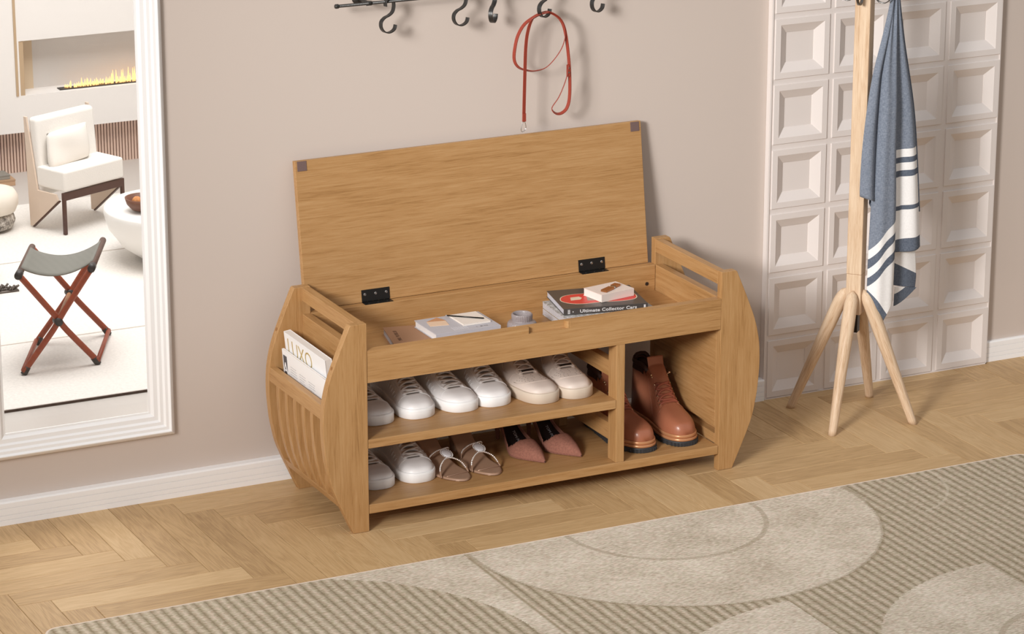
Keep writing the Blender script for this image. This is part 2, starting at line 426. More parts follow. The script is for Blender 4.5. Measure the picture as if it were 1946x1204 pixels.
def rug():
    x0, x1, y0, y1, r = -.825, 1.578, -1.95, -.2285, .035
    def outline(d, k=8):
        pts = []
        for cx, cy, a0 in ((x1-r, y1-r, 0), (x0+r, y1-r, 90), (x0+r, y0+r, 180), (x1-r, y0+r, 270)):
            for i in range(k+1):
                a = math.radians(a0+90*i/k); pts.append((cx+(r-d)*math.cos(a), cy+(r-d)*math.sin(a)))
        return pts
    t = thing('rug', 'large beige rug with ribbed ground and smooth circles on the wooden floor', 'rug', (.38, -1.0, 0), world=True)
    b = MB(); b.prism(outline(.004), .0002, .0085, 'z'); obj('pile', b, rug_mat(), t, bevel=.002)
    o = [Vector((p[0], p[1], .0048)) for p in outline(.0032, 8)]
    b = MB(); b.tube(o, .0042, 8, closed=True); obj('edge_binding', b, plain('rug_binding', rgb(226,208,192), .9, bump=.3, bscale=900), t, smooth=True)
rug()

# ---------------------------------------------------------------- storage bench
H, BD, BT, BL = .4775, .3346, .0202, .88
Dp = [(0,.037),(.03,.0505),(.060,.0640),(.0842,.0745),(.1216,.0883),(.160,.0965),(.1794,.0998),(.226,.1040),(.250,.1050),(.274,.1045),(.303,.1020),(.3334,.0960),(.3606,.0880),(.3806,.0805),(.405,.0705),(.4324,.0590),(.455,.0490),(.470,.0425)]
def Dx(z): return smoothtab(Dp, z)
bench = thing('storage_bench', 'long honey oak shoe bench with bowed slatted ends and its lid propped open', 'bench', (.44, .167, 0), world=True)
def side_board(x, sgn, y0, y1):
    zs = [0]+[.0+H*i/40 for i in range(1, 40)]
    pr = [(x, 0)]+[(x+sgn*Dx(z), z) for z in zs]+[(x+sgn*.0405, H-.003), (x+sgn*.0375, H), (x, H)]
    b = MB(); b.prism(pr, y0, y1, 'y'); o = obj('side_board', b, oak['z'], bench, bevel=.0012)
    f = MB(); f.lathe([(.009, -.0035), (.009, .0005)], (x+sgn*.017, (y0+y1)/2, 0), 14); obj('foot_pad', f, M_rubber, o)
    # screw cap on the curved edge
    zc = .3843; xc = x+sgn*Dx(zc); dz = (Dx(zc+.01)-Dx(zc-.01))/.02; nrm = Vector((sgn, 0, -dz)).normalized()
    c = MB(); p = Vector((xc, (y0+y1)/2, zc)); c.tube([p-nrm*.002, p+nrm*.0003], .0043, 14); obj('screw_cap', c, M_hole2, o)
for x, s in ((0, -1), (BL, 1)):
    side_board(x, s, 0, BT); side_board(x, s, BD-BT, BD)
yi0, yi1 = BT, BD-BT
def plank(name, x0, x1, y0, y1, z0, z1, ax, bev=.0012, par=bench):
    b = MB(); b.box(x0, x1, y0, y1, z0, z1); return obj(name, b, oak[ax], par, bevel=bev)
for x, s in ((0, -1), (BL, 1)):
    a, c = sorted((x, x+s*.0200))
    plank('handle_bar', a, c, yi0, yi1, .4448, .4758, 'y')
    plank('end_panel', a, c, yi0, yi1, .1026, .4145, 'y')
    plank('lower_side_rail', a, c, yi0, yi1, .0615, .0850, 'y')
    # magazine rail, slats and curved base rail follow the bow of the side boards
    xr = lambda z: x+s*(Dx(z)-.0012)
    def bowed(name, z0, z1, y0, y1, th, ax, n=8):
        pr = [(xr(z0+(z1-z0)*i/n), z0+(z1-z0)*i/n) for i in range(n+1)]+[(xr(z0+(z1-z0)*(n-i)/n)-s*th, z0+(z1-z0)*(n-i)/n) for i in range(n+1)]
        b = MB(); b.prism(pr, y0, y1, 'y'); return obj(name, b, oak[ax], bench, bevel=.001)
    bowed('magazine_rail', .2690, .3005, yi0, yi1, .0165, 'y')
    for k in range(5):
        yc = .314-.049*(k+1)
        bowed('curved_slat', .0790, .2695, yc-.0085, yc+.0085, .0165, 'z', 16)
    bowed('base_rail', .0590, .0795, yi0, yi1, .0165, 'y')
    a, c = sorted((x+s*.0200, x+s*.060)); plank('pocket_floor', a, c, yi0, yi1, .0840, .0940, 'y')
# tray
plank('tray_base', .0, BL, BT, BD-BT, .3430, .3520, 'x')
fr = MB()
zf0, zf1 = .3426, .4152
nx0, nx1, nz = .3902, .4925, .3995
e = .0045
X0, X1 = .0008, BL-.0008
fr.box(X0, X1, 0, BT, zf0, nz)
plan = [(X0, 0), (nx0, 0), (nx0, .0115), (nx1-.0085, .0115)]+[(nx1-.0085*math.cos(a), .0115-.0115*math.sin(a)) for a in [PI/2*(5-i)/6 for i in range(0, 6)]]+[(nx1, 0), (X1, 0), (X1, BT), (X0, BT)]
fr.prism(plan, nz, zf1, 'z')
obj('front_rail', fr, oak['x'], bench, weld=False)
br = plank('back_rail', .0008, BL-.0008, .3115, .3340, .3430, .4150, 'x')
c = MB(); c.tube([(.8567, .3120, .3705), (.8567, .3105, .3705)], .0046, 16); obj('screw_recess', c, M_hole, br)
c = MB(); c.tube([(.8567, .3108, .3705), (.8567, .3102, .3705)], .0022, 10); obj('screw', c, M_black, br)
# shelves and divider
plank('base_shelf', .0008, BL-.0008, .0005, BD-.012, .0402, .0612, 'x')
px = .6116
plank('middle_shelf', .0008, px-.0004, .0005, BD-.012, .1915, .2118, 'x')
plank('divider_post', px, px+.0215, .0010, .0402, .0612, .3430, 'z')
plank('divider_post', px, px+.0215, BD-.0515, BD-.012, .0612, .3430, 'z')
for z0, z1 in ((.1060, .1458), (.2572, .2950)):
    plank('divider_slat', px+.001, px+.0205, .0402, BD-.0515, z0, z1, 'y')
# lid leaning back against the wall
A = Vector((0, .3328, .4154)); B = Vector((0, .3795, .7500)); up = (B-A).normalized(); back = Vector((0, up.z, -up.y))
lx0, lx1, lh, lt = -.0045, .8715, (B-A).length, .0145
def lidpt(x, u, d): p = A+up*u+back*d; return (x, p.y, p.z)
b = MB(); b.add([lidpt(x, u, d) for u in (0, lh) for d in (0, lt) for x in (lx0, lx1)], [(0,2,3,1),(4,5,7,6),(0,1,5,4),(2,6,7,3),(0,4,6,2),(1,3,7,5)])
lid = obj('lid', b, oak['x'], bench, bevel=.0012)
for xa in (lx0+.005, lx1-.028):
    b = MB(); b.add([lidpt(x, u, d) for u in (lh-.0235, lh-.0012) for d in (-.0014, .0002) for x in (xa, xa+.0225)], [(0,2,3,1),(4,5,7,6),(0,1,5,4),(2,6,7,3),(0,4,6,2),(1,3,7,5)])
    obj('corner_pad', b, M_pad, lid, bevel=.0004)
for xa in (.1335, .6865):
    hl = .0690
    b = MB()
    b.add([lidpt(x, u, d) for u in (.002, .0285) for d in (-.0016, -.0001) for x in (xa, xa+hl)], [(0,2,3,1),(4,5,7,6),(0,1,5,4),(2,6,7,3),(0,4,6,2),(1,3,7,5)])
    b.box(xa, xa+hl, .3130, .3345, .4150, .4164)
    for k in range(5):
        y, z = .3345, .4175
        b.tube([(xa+hl*(k/5)+.0004, y, z), (xa+hl*((k+1)/5)-.0004, y, z)], .0020, 10)
    hg = obj('hinge', b, M_black, bench)
    for k in range(3):
        p = Vector(lidpt(xa+.008+k*.0265, .0175, -.0016)); s = MB(); s.tube([p, p-back*.0012], [.0036, .0026], 14, 0); 
        cr = MB(); cr.tube([p-back*.0010, p-back*.00135], .0013, 8)
        sc = obj('screw', s, M_steel, hg, smooth=False)
        obj('screw_socket', cr, M_rubber, hg) if False else None
    for k in range(3):
        s = MB(); s.tube([(xa+.012+k*.0225, .3190, .4164), (xa+.012+k*.0225, .3190, .4170)], .0022, 12); obj('screw', s, M_iron, hg)
# ---------------------------------------------------------------- shoes
class Last:
    """upper of a shoe: t runs toe (0) to heel (1), a runs left (-1) over the instep (0) to right (1)"""
    def __init__(s, L, W, w, h, zb, bend=None, e1=.8, e2=.9, pinch=None, toe_r=.30, toe_e=2.3, y0=.0, heel_r=.14, hr=.10):
        s.L, s.W, s.w, s.h, s.zb, s.bend, s.e1, s.e2, s.pinch = L, W, w, h, zb, bend or [(0, 0), (1, 0)], e1, e2, pinch or [(0, 0), (1, 0)]
        s.toe_r, s.toe_e, s.y0, s.heel_r, s.hr = toe_r, toe_e, y0, heel_r, hr
    def half(s, t):
        k = 1
        if t < s.toe_r: k = max(0, 1-(1-t/s.toe_r)**s.toe_e)**(1/s.toe_e)
        if t > 1-s.heel_r: k = min(k, max(0, 1-(1-(1-t)/s.heel_r)**2.3)**(1/2.3))
        return s.W*smoothtab(s.w, t)*k
    def raw(s, t, a):
        t = min(max(t, 0), 1); th = a*PI/2
        w = s.half(t); z0 = smoothtab(s.zb, t); h = smoothtab(s.h, t)
        k = 1
        if t < s.hr: k = max(0, 1-(1-t/s.hr)**2.2)**(1/2.2)
        if t > 1-.03: k = k*max(0, 1-(1-(1-t)/.03)**2)**.2
        zz = abs(math.cos(th))**(s.e2 if not isinstance(s.e2, list) else smoothtab(s.e2, t))
        pin = 1-smoothtab(s.pinch, t)*zz
        x = w*math.copysign(abs(math.sin(th))**s.e1, a)*pin + smoothtab(s.bend, t)
        return Vector((x, s.y0+t*s.L, z0+h*k*zz))
    def __call__(s, t, a, off=0):
        p = s.raw(t, a)
        if off == 0: return p
        e = .004
        du = s.raw(min(t+e, 1), a)-s.raw(max(t-e, 0), a); dv = s.raw(t, min(a+e, 1))-s.raw(t, max(a-e, -1))
        n = dv.cross(du)
        if n.length < 1e-12: return p
        n.normalize()
        if n.z < 0 and abs(a) < .8: n = -n
        return p+n*off
def sole_mb(last, z0, z1, flare, inset=.0015, n=64, lip=.0012, y_pad=.004, rise=None):
    """closed outline taken from the last, grown by flare; z0 bottom, z1 top (functions of t allowed)"""
    f0 = z0 if callable(z0) else (lambda t: z0)
    f1 = z1 if callable(z1) else (lambda t: z1)
    ts = [.5*(1-math.cos(PI*i/n)) for i in range(n+1)]
    def ring(d, zf, dz=0):
        out = []
        for sgn, seq in ((-1, ts), (1, list(reversed(ts)))):
            for i, t in enumerate(seq):
                if sgn == 1 and (i == 0 or i == n): continue
                w = last.half(t); x = last.raw(t, 0).x
                y = last.y0+t*last.L
                # outward direction
                e = .01; t0, t1 = max(t-e, 0), min(t+e, 1)
                dx = (last.half(t1)-last.half(t0)); dy = (t1-t0)*last.L
                nx, ny = dy, -dx
                l = math.hypot(nx, ny) or 1; nx /= l; ny /= l
                if t == 0: nx, ny = 0, -1
                if t == 1: nx, ny = 0, 1
                out.append((x+sgn*(w+nx*d), y+ny*d, zf(t)+dz))
        return out
    R = [ring(flare-.002, f0), ring(flare, f0, .0015), ring(flare, f1, -.0022), ring(flare-.0006, f1, -.0008), ring(flare-lip-.0006, f1), ring(-.004, f1)]
    m = len(R[0]); b = MB(); vs = [p for r in R for p in r]; fs = []
    for k in range(len(R)-1):
        for i in range(m): fs.append((k*m+i, k*m+(i+1) % m, (k+1)*m+(i+1) % m, (k+1)*m+i))
    # caps as strips between mirrored points
    def cap(o):
        for i in range(1, n): 
            a, c = o+i, o+i+1
            j, l = o+(m-i) % m, o+(m-i-1) % m
            if i+1 <= m-i-1: fs.append((a, c, l, j)) if c != l else fs.append((a, c, j))
        fs.append((o, o+1, o+m-1))
    cap(0); cap(5*m)
    return b.add(vs, fs)
M_shoe = plain('white_smooth_leather', rgb(243,240,239), .42, bump=.05, bscale=500)
M_sole = plain('white_rubber_sole', rgb(249,248,247), .5)
M_lace = plain('white_cotton_lace', rgb(234,228,224), .9, bump=.5, bscale=1500)
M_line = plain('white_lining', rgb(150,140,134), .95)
M_cream = plain('cream_leather', rgb(222,207,196), .5, bump=.08, bscale=400)
M_creamsole = plain('cream_rubber_sole', rgb(214,198,180), .55)
M_creamlace = plain('cream_cotton_lace', rgb(222,205,192), .9, bump=.5, bscale=1500)
M_dot = plain('dark_perforation', rgb(96,80,72), .9)

def lace_rows(last, t0, t1, n, a0, off, w, th, mb, eye=None, seed=1, round_=False):
    """straight bars and crossing pieces between two rows of eyelets"""
    rnd = random.Random(seed)
    for i in range(n):
        t = t0+(t1-t0)*i/(n-1); tn = t+(t1-t0)/(n-1)
        aw = a0*(1+.10*i/(n-1))
        segs = [(t, -aw*1.55, t, aw*1.55)] if i == 0 else []
        if i < n-1: segs += [(t, -aw*1.55, tn, aw*1.35), (t, aw*1.55, tn, -aw*1.35)]
        for k, (ta, aa, tb, ab) in enumerate(segs):
            pts = []; wd = []
            for j in range(13):
                u = j/12; a = aa+(ab-aa)*u; tt = ta+(tb-ta)*u
                lift = off+.0004*math.sin(PI*u)+(.0012 if k == 1 else 0)*math.sin(PI*u)
                if j in (0, 12): lift = -.001
                pts.append(last(tt, a, lift))
            if round_: mb.tube(pts, w*.5, 6)
            else:
                up = last(ta+.03, 0)-last(ta, 0)
                mb.strap(pts, up, w, th)
def sneaker(kind):
    """cheap-to-copy sneaker lying toe forward, toe tip near the empty"""
    cream = kind == 'cream'
    L = .262 if cream else .242; W = .0415 if cream else .0425
    zs = .0245 if cream else .0235
    last = Last(L, W, [(0,.96),(.18,.99),(.3,1.0),(.45,.93),(.6,.80),(.75,.74),(.9,.76),(1,.76)],
                [(0,.010),(.06,.014),(.12,.0175),(.19,.0205),(.30,.0285),(.45,.0425),(.60,.056),(.72,.064),(.85,.066),(1,.070)] if not cream else
                [(0,.012),(.06,.016),(.12,.0195),(.19,.0215),(.30,.0255),(.38,.032),(.50,.046),(.62,.059),(.74,.067),(.87,.068),(1,.072)],
                [(0, zs-.003), (1, zs-.003)], bend=[(0,.007),(.15,.005),(.35,0),(.6,-.002),(1,0)],
                e1=.62, e2=.85, pinch=[(0,0),(.2,.04),(.4,.16),(.7,.28),(1,.25)], toe_r=.23, toe_e=2.6, heel_r=.16, hr=.05)
    root = thing('sneaker', 'x', 'shoe')
    m_u, m_s, m_l = (M_cream, M_creamsole, M_creamlace) if cream else (M_shoe, M_sole, M_lace)
    so = obj('sole', sole_mb(last, 0, zs, .0052 if cream else .0036), m_s, root, smooth=True)
    so.data.materials[0] = m_s
    ta, tb = (.31, .71) if cream else (.215, .70); aw = .20
    def skip(u, v):
        t = v; a = -1+2*u
        if ta < t < tb and abs(a) < aw*(.72+.5*(t-ta)/(tb-ta)): return True
        if t >= tb and t < .965 and abs(a) < .60: return True
        return False
    ub = MB(); ub.grid(lambda u, v: last(v, -1+2*u), 44, 70, skip=skip)
    obj('upper', ub, m_u, root, smooth=True, solid=.0022)
    # raised facings beside the laces
    fb = MB()
    for sg in (-1, 1):
        def ff(u, v, sg=sg):
            t = ta-.012+(tb+.012-ta)*v; k = (t-ta)/(tb-ta)
            a = sg*(aw*(.72+.5*k)+(.02 if v > 0 else .02)+u*(.21+.05*k)*(.35+.65*min(1, v*5+.25)))
            return last(t, a, .0009 if 0 < u < 1 and 0 < v < 1 else -.0003)
        fb.grid(ff, 8, 30)
    obj('lace_facing', fb, m_u, root, smooth=True)
    tg = MB(); tg.grid(lambda u, v: last(ta-.03+(tb+.06-ta+.03)*v, (-1+2*u)*.30, -.0038), 10, 24)
    obj('tongue', tg, plain('tongue_'+kind, rgb(178,165,158) if not cream else rgb(205,186,174), .8), root, smooth=True, solid=.002)
    lb = MB(); lace_rows(last, ta+.02, tb-.01, 7 if cream else 9, aw*.95, .0012, .0064 if not cream else .0036, .0011, lb, seed=3, round_=cream)
    obj('laces', lb, m_l, root, smooth=True)
    # lining inside the ankle opening
    ln = MB(); ln.grid(lambda u, v: last(.72+.25*v, -.75+1.5*u, -.010), 12, 10); obj('insole', ln, M_line, root, smooth=True)
    # seams
    sm = MB()
    if not cream:
        for sg in (-1, 1):
            pts = [last(ta+.005, sg*aw*.75, .0006)]+[last(ta-.005-.03*k, sg*(aw*.8+.62*k), .0006) for k in [i/10 for i in range(1, 11)]]
            sm.tube(pts, .0005, 5)
        for j in range(5):   # faint raised bars on the quarter
            for sg in (-1, 1):
                t = .32+.055*j
                sm.tube([last(t+.010*k/4-.012, sg*(.62+.045*k), .0003) for k in range(5)], .0009, 6)
        obj('seams', sm, m_u, root, smooth=True)
        wl = MB(); 
        for zz in (zs-.0052,):
            pts = []
            for sgn, seq in ((-1, range(0, 41)), (1, range(39, 0, -1))):
                for i in seq:
                    t = .5*(1-math.cos(PI*i/40)); e = .01; t0, t1 = max(t-e, 0), min(t+e, 1)
                    nx, ny = (t1-t0)*last.L, -(last.half(t1)-last.half(t0)); l = math.hypot(nx, ny); nx /= l; ny /= l
                    if i == 0: nx, ny = 0, -1
                    if i == 40: nx, ny = 0, 1
                    pts.append((last.raw(t, 0).x+sgn*(last.half(t)+nx*.0034), t*last.L+ny*.0034, zz))
            wl.tube(pts, .0007, 6, closed=True)
        obj('sole_line', wl, m_s, root, smooth=True)
    else:
        # toe overlay, perforations, lace tag and side curves
        tl = MB()
        pts = [last(.345-.185*math.cos(q*PI/2)**1.0*1.0 if False else .31-.17*math.sqrt(max(0, 1-(q/1.0)**2)), q*.78, .0007) for q in [-1+i/14 for i in range(29)]]
        tl.tube(pts, .0006, 5)
        pts = [last(.30-.0*abs(q), q, .0006) for q in [.45, .6, .75, .9]]
        for sg in (-1, 1):
            tl.tube([last(.37+.03*q, sg*(.40+.55*q), .0006) for q in [i/8 for i in range(9)]], .0006, 5)
        for sg in (-1, 1):
            tl.tube([last(.46+.24*q, sg*(.72+.12*math.sin(PI*q)-.30*q*q), .0006) for q in [i/12 for i in range(13)]], .0006, 5)
        obj('seams', tl, M_cream, root, smooth=True)
        pf = MB()
        for r, (t, aa, cnt) in enumerate([(.285,.60,7),(.258,.54,7),(.230,.46,7),(.202,.36,6),(.176,.22,4)]):
            for i in range(cnt):
                a = -aa+2*aa*i/(cnt-1); p = last(t+.05*abs(a)*0, a, .0002); q = last(t, a, .0011)
                d = (q-p).normalized(); pf.tube([p-d*.0005, p+d*.0003], .00075, 6)
        obj('toe_perforations', pf, M_dot, root)
        tgm = MB(); p0 = last(.345, -.15, .0040); p1 = last(.345, .15, .0040)
        tgm.strap([p0, (p0+p1)/2+Vector((0,0,.0006)), p1], last(.40, 0)-last(.34, 0), .0050, .0012)
        obj('lace_tag', tgm, plain('dark_lace_tag', rgb(58,50,48), .35, .4), root, label='dark metal lace tag')
    return root
def place_shoes(proto, spots, group):
    for i, (x, y, z, rz, mir, label) in enumerate(spots):
        if i == 0:
            proto.location = (x, y, z); proto.rotation_euler = (0, 0, rz); proto['label'] = label; proto['group'] = group
            if mir: proto.scale.x = -1
        else:
            dup(proto, proto.name.split('.')[0], label, (x, y, z), rz, group).scale.x = -1 if mir else 1
ZM, ZB = .2119, .0613
place_shoes(sneaker('white'), [
    (.0600, .0790, ZM, .00, False, 'white leather sneaker on the middle shelf half hidden behind the left end board'),
    (.1720, .0790, ZM, .01, True, 'white leather sneaker on the middle shelf, second from the left end board'),
    (.2660, .0770, ZM, .00, False, 'white leather sneaker on the middle shelf, third from the left end board'),
    (.3610, .0790, ZM, .01, True, 'white leather sneaker on the middle shelf beside the cream sneakers'),
    (.0600, .0790, ZB, .00, False, 'white leather sneaker on the bottom shelf half hidden behind the left end board'),
    (.1720, .0790, ZB, .01, True, 'white leather sneaker on the bottom shelf beside the jewelled sandals')], 'white sneakers on the shelves')
place_shoes(sneaker('cream'), [
    (.4560, .0500, ZM, .00, False, 'cream sneaker with perforated toe beside the white sneakers on the middle shelf'),
    (.5530, .0480, ZM, .01, True, 'cream sneaker with perforated toe next to the divider post on the middle shelf')], 'cream sneakers on the middle shelf')

# --- brown work boots
M_boot = plain('tan_brown_leather', rgb(164,101,74), .36, bump=.12, bscale=260, coat=.12)
M_bootd = plain('dark_brown_collar', rgb(62,38,30), .6, bump=.3, bscale=300)
M_welt = plain('bronze_welt', rgb(204,146,104), .28, .35)
M_tread = plain('black_lug_sole', rgb(52,52,54), .6)
M_blace = plain('red_brown_lace', rgb(156,84,62), .6, bump=.4, bscale=900)
M_brass = plain('polished_brass_eyelet', rgb(225,200,170), .2, 1)
def boot():
    root = thing('boot', 'x', 'boot')
    L, W = .255, .0405
    last = Last(L, W, [(0,.98),(.2,1.0),(.33,1.0),(.48,.88),(.62,.80),(.8,.78),(1,.78)],
                [(0,.020),(.05,.026),(.12,.032),(.22,.037),(.33,.042),(.41,.050),(.49,.072),(.57,.098),(.64,.118),(.71,.128),(.85,.127),(1,.127)],
                [(0,.026),(1,.026)], bend=[(0,.008),(.2,.005),(.4,0),(1,0)], e1=.55, e2=[(0,.9),(.38,.85),(.52,.6),(.62,.38),(.75,.28),(1,.3)], pinch=[(0,0),(.3,.04),(.45,.14),(.6,.16),(1,.12)], toe_r=.27, toe_e=2.3, heel_r=.2, hr=.06)
    tr = sole_mb(last, 0, .0115, .0052)
    for i in range(15):   # tread lugs around the toe
        t = .02+.045*i
        for sg in (-1, 1):
            x = last.raw(t, 0).x+sg*(last.half(t)+.0045); y = t*L
            tr.box(x-.0022, x+.0022, y-.0035, y+.0035, .0004, .0085)
    for k in range(-4, 5):
        a = k*.20; x = .008+W*.98*math.sin(a)*.92; y = -.0052+ .028*(1-math.cos(a))*1.3
        tr.box(x-.0038, x+.0038, y-.0006, y+.006, .0004, .0085)
    obj('tread_sole', tr, M_tread, root, smooth=False)
    wl = sole_mb(last, .0115, .0185, .0050); w2 = sole_mb(last, .0187, .0265, .0034); wl.add(w2.v, w2.f)
    obj('welt', wl, M_welt, root, smooth=True, weld=False)
    aw = .22; ta, tb = .39, .66
    def skip(u, v):
        a = -1+2*u
        if ta < v < tb and abs(a) < aw: return True
        if v >= tb and v < .955 and abs(a) < .52: return True
        return False
    ub = MB(); ub.grid(lambda u, v: last(v, -1+2*u), 48, 90, skip=skip)
    obj('upper', ub, M_boot, root, smooth=True, solid=.0025)
    fb = MB()
    for sg in (-1, 1):
        fb.grid(lambda u, v, sg=sg: last(ta-.010+(tb+.020-ta)*v, sg*(aw+.012+u*(.20+.10*v)), .0013 if 0 < u < 1 and 0 < v < 1 else -.0003), 8, 30)
    obj('lace_facing', fb, M_boot, root, smooth=True)
    # tongue rises above the collar
    def tongue(u, v):
        a = (-1+2*u)
        base = last(ta-.02+(tb-ta+.02)*min(v*1.25, 1), a*(.34+.20*v), -.003)
        ctr = last(ta-.02+(tb-ta+.02)*min(v*1.25, 1), 0, -.003); base.z += (ctr.z-base.z)*max(0, (v-.45)/.55)**1.0
        if v > .8: base = base+Vector((0, .006*(v-.8)/.2, .020*(v-.8)/.2))
        return base
    tg = MB(); tg.grid(tongue, 12, 30); obj('tongue', tg, M_boot, root, smooth=True, solid=.003)
    # padded dark collar around the ankle opening
    cb = MB(); pts = []
    rim = []
    for i in range(25):
        q = -1+2*i/24
        t = .655+.285*(1-abs(q)**2.2); a = math.copysign(.53, q) if abs(q) > .25 else q/.25*.53
        rim.append(last(t, a, -.0005)+Vector((0, 0, .0015)))
    cb.tube(rim, .0055, 10)
    for sg in (-1, 1):
        cb.grid(lambda u, v, sg=sg: last(.70+.24*u, sg*(.50+.24*v), .0010), 10, 8)
    obj('padded_collar', cb, M_bootd, root, smooth=True, label='dark brown padded ankle collar')
    ln = MB(); ln.grid(lambda u, v: last(.62+.33*v, -.80+1.6*u, -.009), 14, 10); obj('lining', ln, M_bootd, root, smooth=True)
    lb = MB(); lace_rows(last, ta+.012, ta+.15, 5, aw*.98, .0020, .0052, .0016, lb); obj('laces', lb, M_blace, root, smooth=True)
    eb = MB()
    for i in range(5):
        for sg in (-1, 1):
            t = ta+.012+.0345*i; p = last(t, sg*aw*1.50, .0012); q = last(t, sg*aw*1.50, .0030); d = (q-p).normalized()
            eb.tube([p, p+d*.0014], .0021, 8)
    for sg in (-1, 1):
        t = ta+.205; p = last(t, sg*aw*1.55, .0012); q = last(t, sg*aw*1.55, .0060); d = (q-p).normalized()
        eb.tube([p, p+d*.006], .0016, 8); eb.ball(p+d*.007+Vector((0,0,.001)), .0030, 5)
        eb.tube([p, p+Vector((0,-.002,-.006))], .0016, 8)
    obj('eyelets', eb, M_brass, root, smooth=True)
    sm = MB()
    for sg in (-1, 1):
        sm.tube([last(ta-.01-.03*math.sin(q*PI)+.10*q*0, sg*(aw*.9+.55*q), .0006) for q in [i/10 for i in range(11)]], .0006, 5)
        sm.tube([last(.47+.20*q*q, sg*(.92-.30*q), .0006) for q in [i/10 for i in range(11)]], .0006, 5)
        sm.tube([last(ta+.03+.25*q, sg*(aw+.30+.12*q), .0008) for q in [i/10 for i in range(11)]], .0006, 5)
    obj('stitching', sm, M_boot, root, smooth=True)
    return root
place_shoes(boot(), [
    (.7015, .0340, ZB, .0, False, 'brown leather lace-up boot on the bottom shelf next to the divider post'),
    (.8235, .0320, ZB, .01, True, 'brown leather lace-up boot on the bottom shelf next to the right end panel')], 'brown leather boots')

# --- jewelled sandals
M_nude = plain('nude_satin_leather', rgb(168,134,110), .42, bump=.05, bscale=400)
M_gold = plain('rose_gold_edge', rgb(226,190,165), .25, .7)
M_gem = plain('rhinestone', rgb(250,246,242), .12, .3, spec=1.0)
M_crystal = plain('white_crystal', rgb(236,234,238), .2, .1, bump=.6, bscale=900)
def sandal():
    root = thing('sandal', 'x', 'shoe')
    zb = [(0,.006),(.30,.006),(.45,.012),(.62,.032),(.80,.055),(1,.066)]
    last = Last(.225, .0355, [(0,.9),(.15,.98),(.28,1.0),(.45,.86),(.6,.68),(.8,.66),(1,.66)], [(0,.001),(1,.001)], zb, bend=[(0,.010),(.2,.005),(.4,0),(1,0)], toe_r=.30, toe_e=2.0, heel_r=.12)
    zf = lambda t: smoothtab(zb, t)
    a = sole_mb(last, lambda t: max(0, zf(t)-.0055), zf, .0016); obj('insole', a, M_nude, root, smooth=True)
    e = sole_mb(last, lambda t: max(.0002, zf(t)-.0056)+.0006, lambda t: zf(t)-.0022, .0024); obj('gold_sole_edge', e, M_gold, root, smooth=True)
    hb = MB()
    hb.grid(lambda u, v: Vector((.021*(1-.4*(1-v))*math.cos(2*PI*u), .200+.020*math.sin(2*PI*u)*(.7+.3*v)-.004*(1-v), v*.059)), 20, 6, closeu=True)
    obj('heel', hb, M_nude, root, smooth=True)
    cr = MB(); p0 = Vector((-.020, .030, zf(.13)+.0012)); p1 = Vector((.034, .034, zf(.13)+.0012)); cr.tube([p0, (p0+p1)/2+Vector((0,.002,.0004)), p1], .0006, 5); obj('crease', cr, M_gold, root, smooth=True)
    def arch(p0, p1, mid, n=24):
        out = []
        for i in range(n+1):
            u = i/n; out.append(Vector(p0)*(1-u)**2+Vector(mid)*2*u*(1-u)+Vector(p1)*u*u)
        return out
    w0 = last.half(.24)
    toe = crom([(-w0+.003, .034, .004), (-.026, .052, .021), (-.006, .068, .033), (.012, .070, .033), (.030, .058, .024), (.0405, .042, .004)], 6)
    ins = crom([(-.030, .102, .014), (-.026, .104, .030), (-.010, .104, .041), (.006, .104, .044), (.024, .112, .042), (.031, .124, .030), (.027, .128, .022)], 6)
    st = MB(); st.strap(toe, [Vector((0,1,-.6))]*len(toe), .0056, .0012); st.strap(ins, [Vector((0,1,.2))]*len(ins), .0048, .0012)
    obj('straps', st, M_nude, root, smooth=True)
    g = MB()
    def beads(path, r, step):
        acc = 0; last_ = path[0]
        for p in path[1:]:
            acc += (p-last_).length; last_ = p
            if acc >= step: g.ball(p+Vector((0,-.0012,.0010)), r, 4); acc = 0
    fine = crom(toe, 4); beads(fine[14:-10], .0019, .0034)
    fine = crom(ins, 4); beads(fine[14:-24], .0016, .0030)
    C = Vector((.008, .086, .0395)); ey = Vector((-.1, .85, .32)).normalized(); ex = Vector((1, .1, 0)).normalized(); 
    for k in range(22):
        q = 2*PI*k/22; p = C+ex*.0132*math.cos(q)+ey*.0160*math.sin(q); g.ball(p, .0016, 4)
    obj('rhinestones', g, M_gem, root, smooth=True)
    Mx = frame(C, ex, ey)
    o = MB(); o.ball((0,0,0), 1, 10, (.0115, .0140, .0040)); o.xf(Mx); obj('oval_crystal', o, M_crystal, root, smooth=True)
    return root
place_shoes(sandal(), [
    (.2430, .0430, ZB, .04, False, 'nude jewelled sandal with oval crystal beside the white sneaker'),
    (.3210, .0470, ZB, -.02, False, 'nude jewelled sandal with oval crystal beside the pink heels')], 'jewelled sandals')

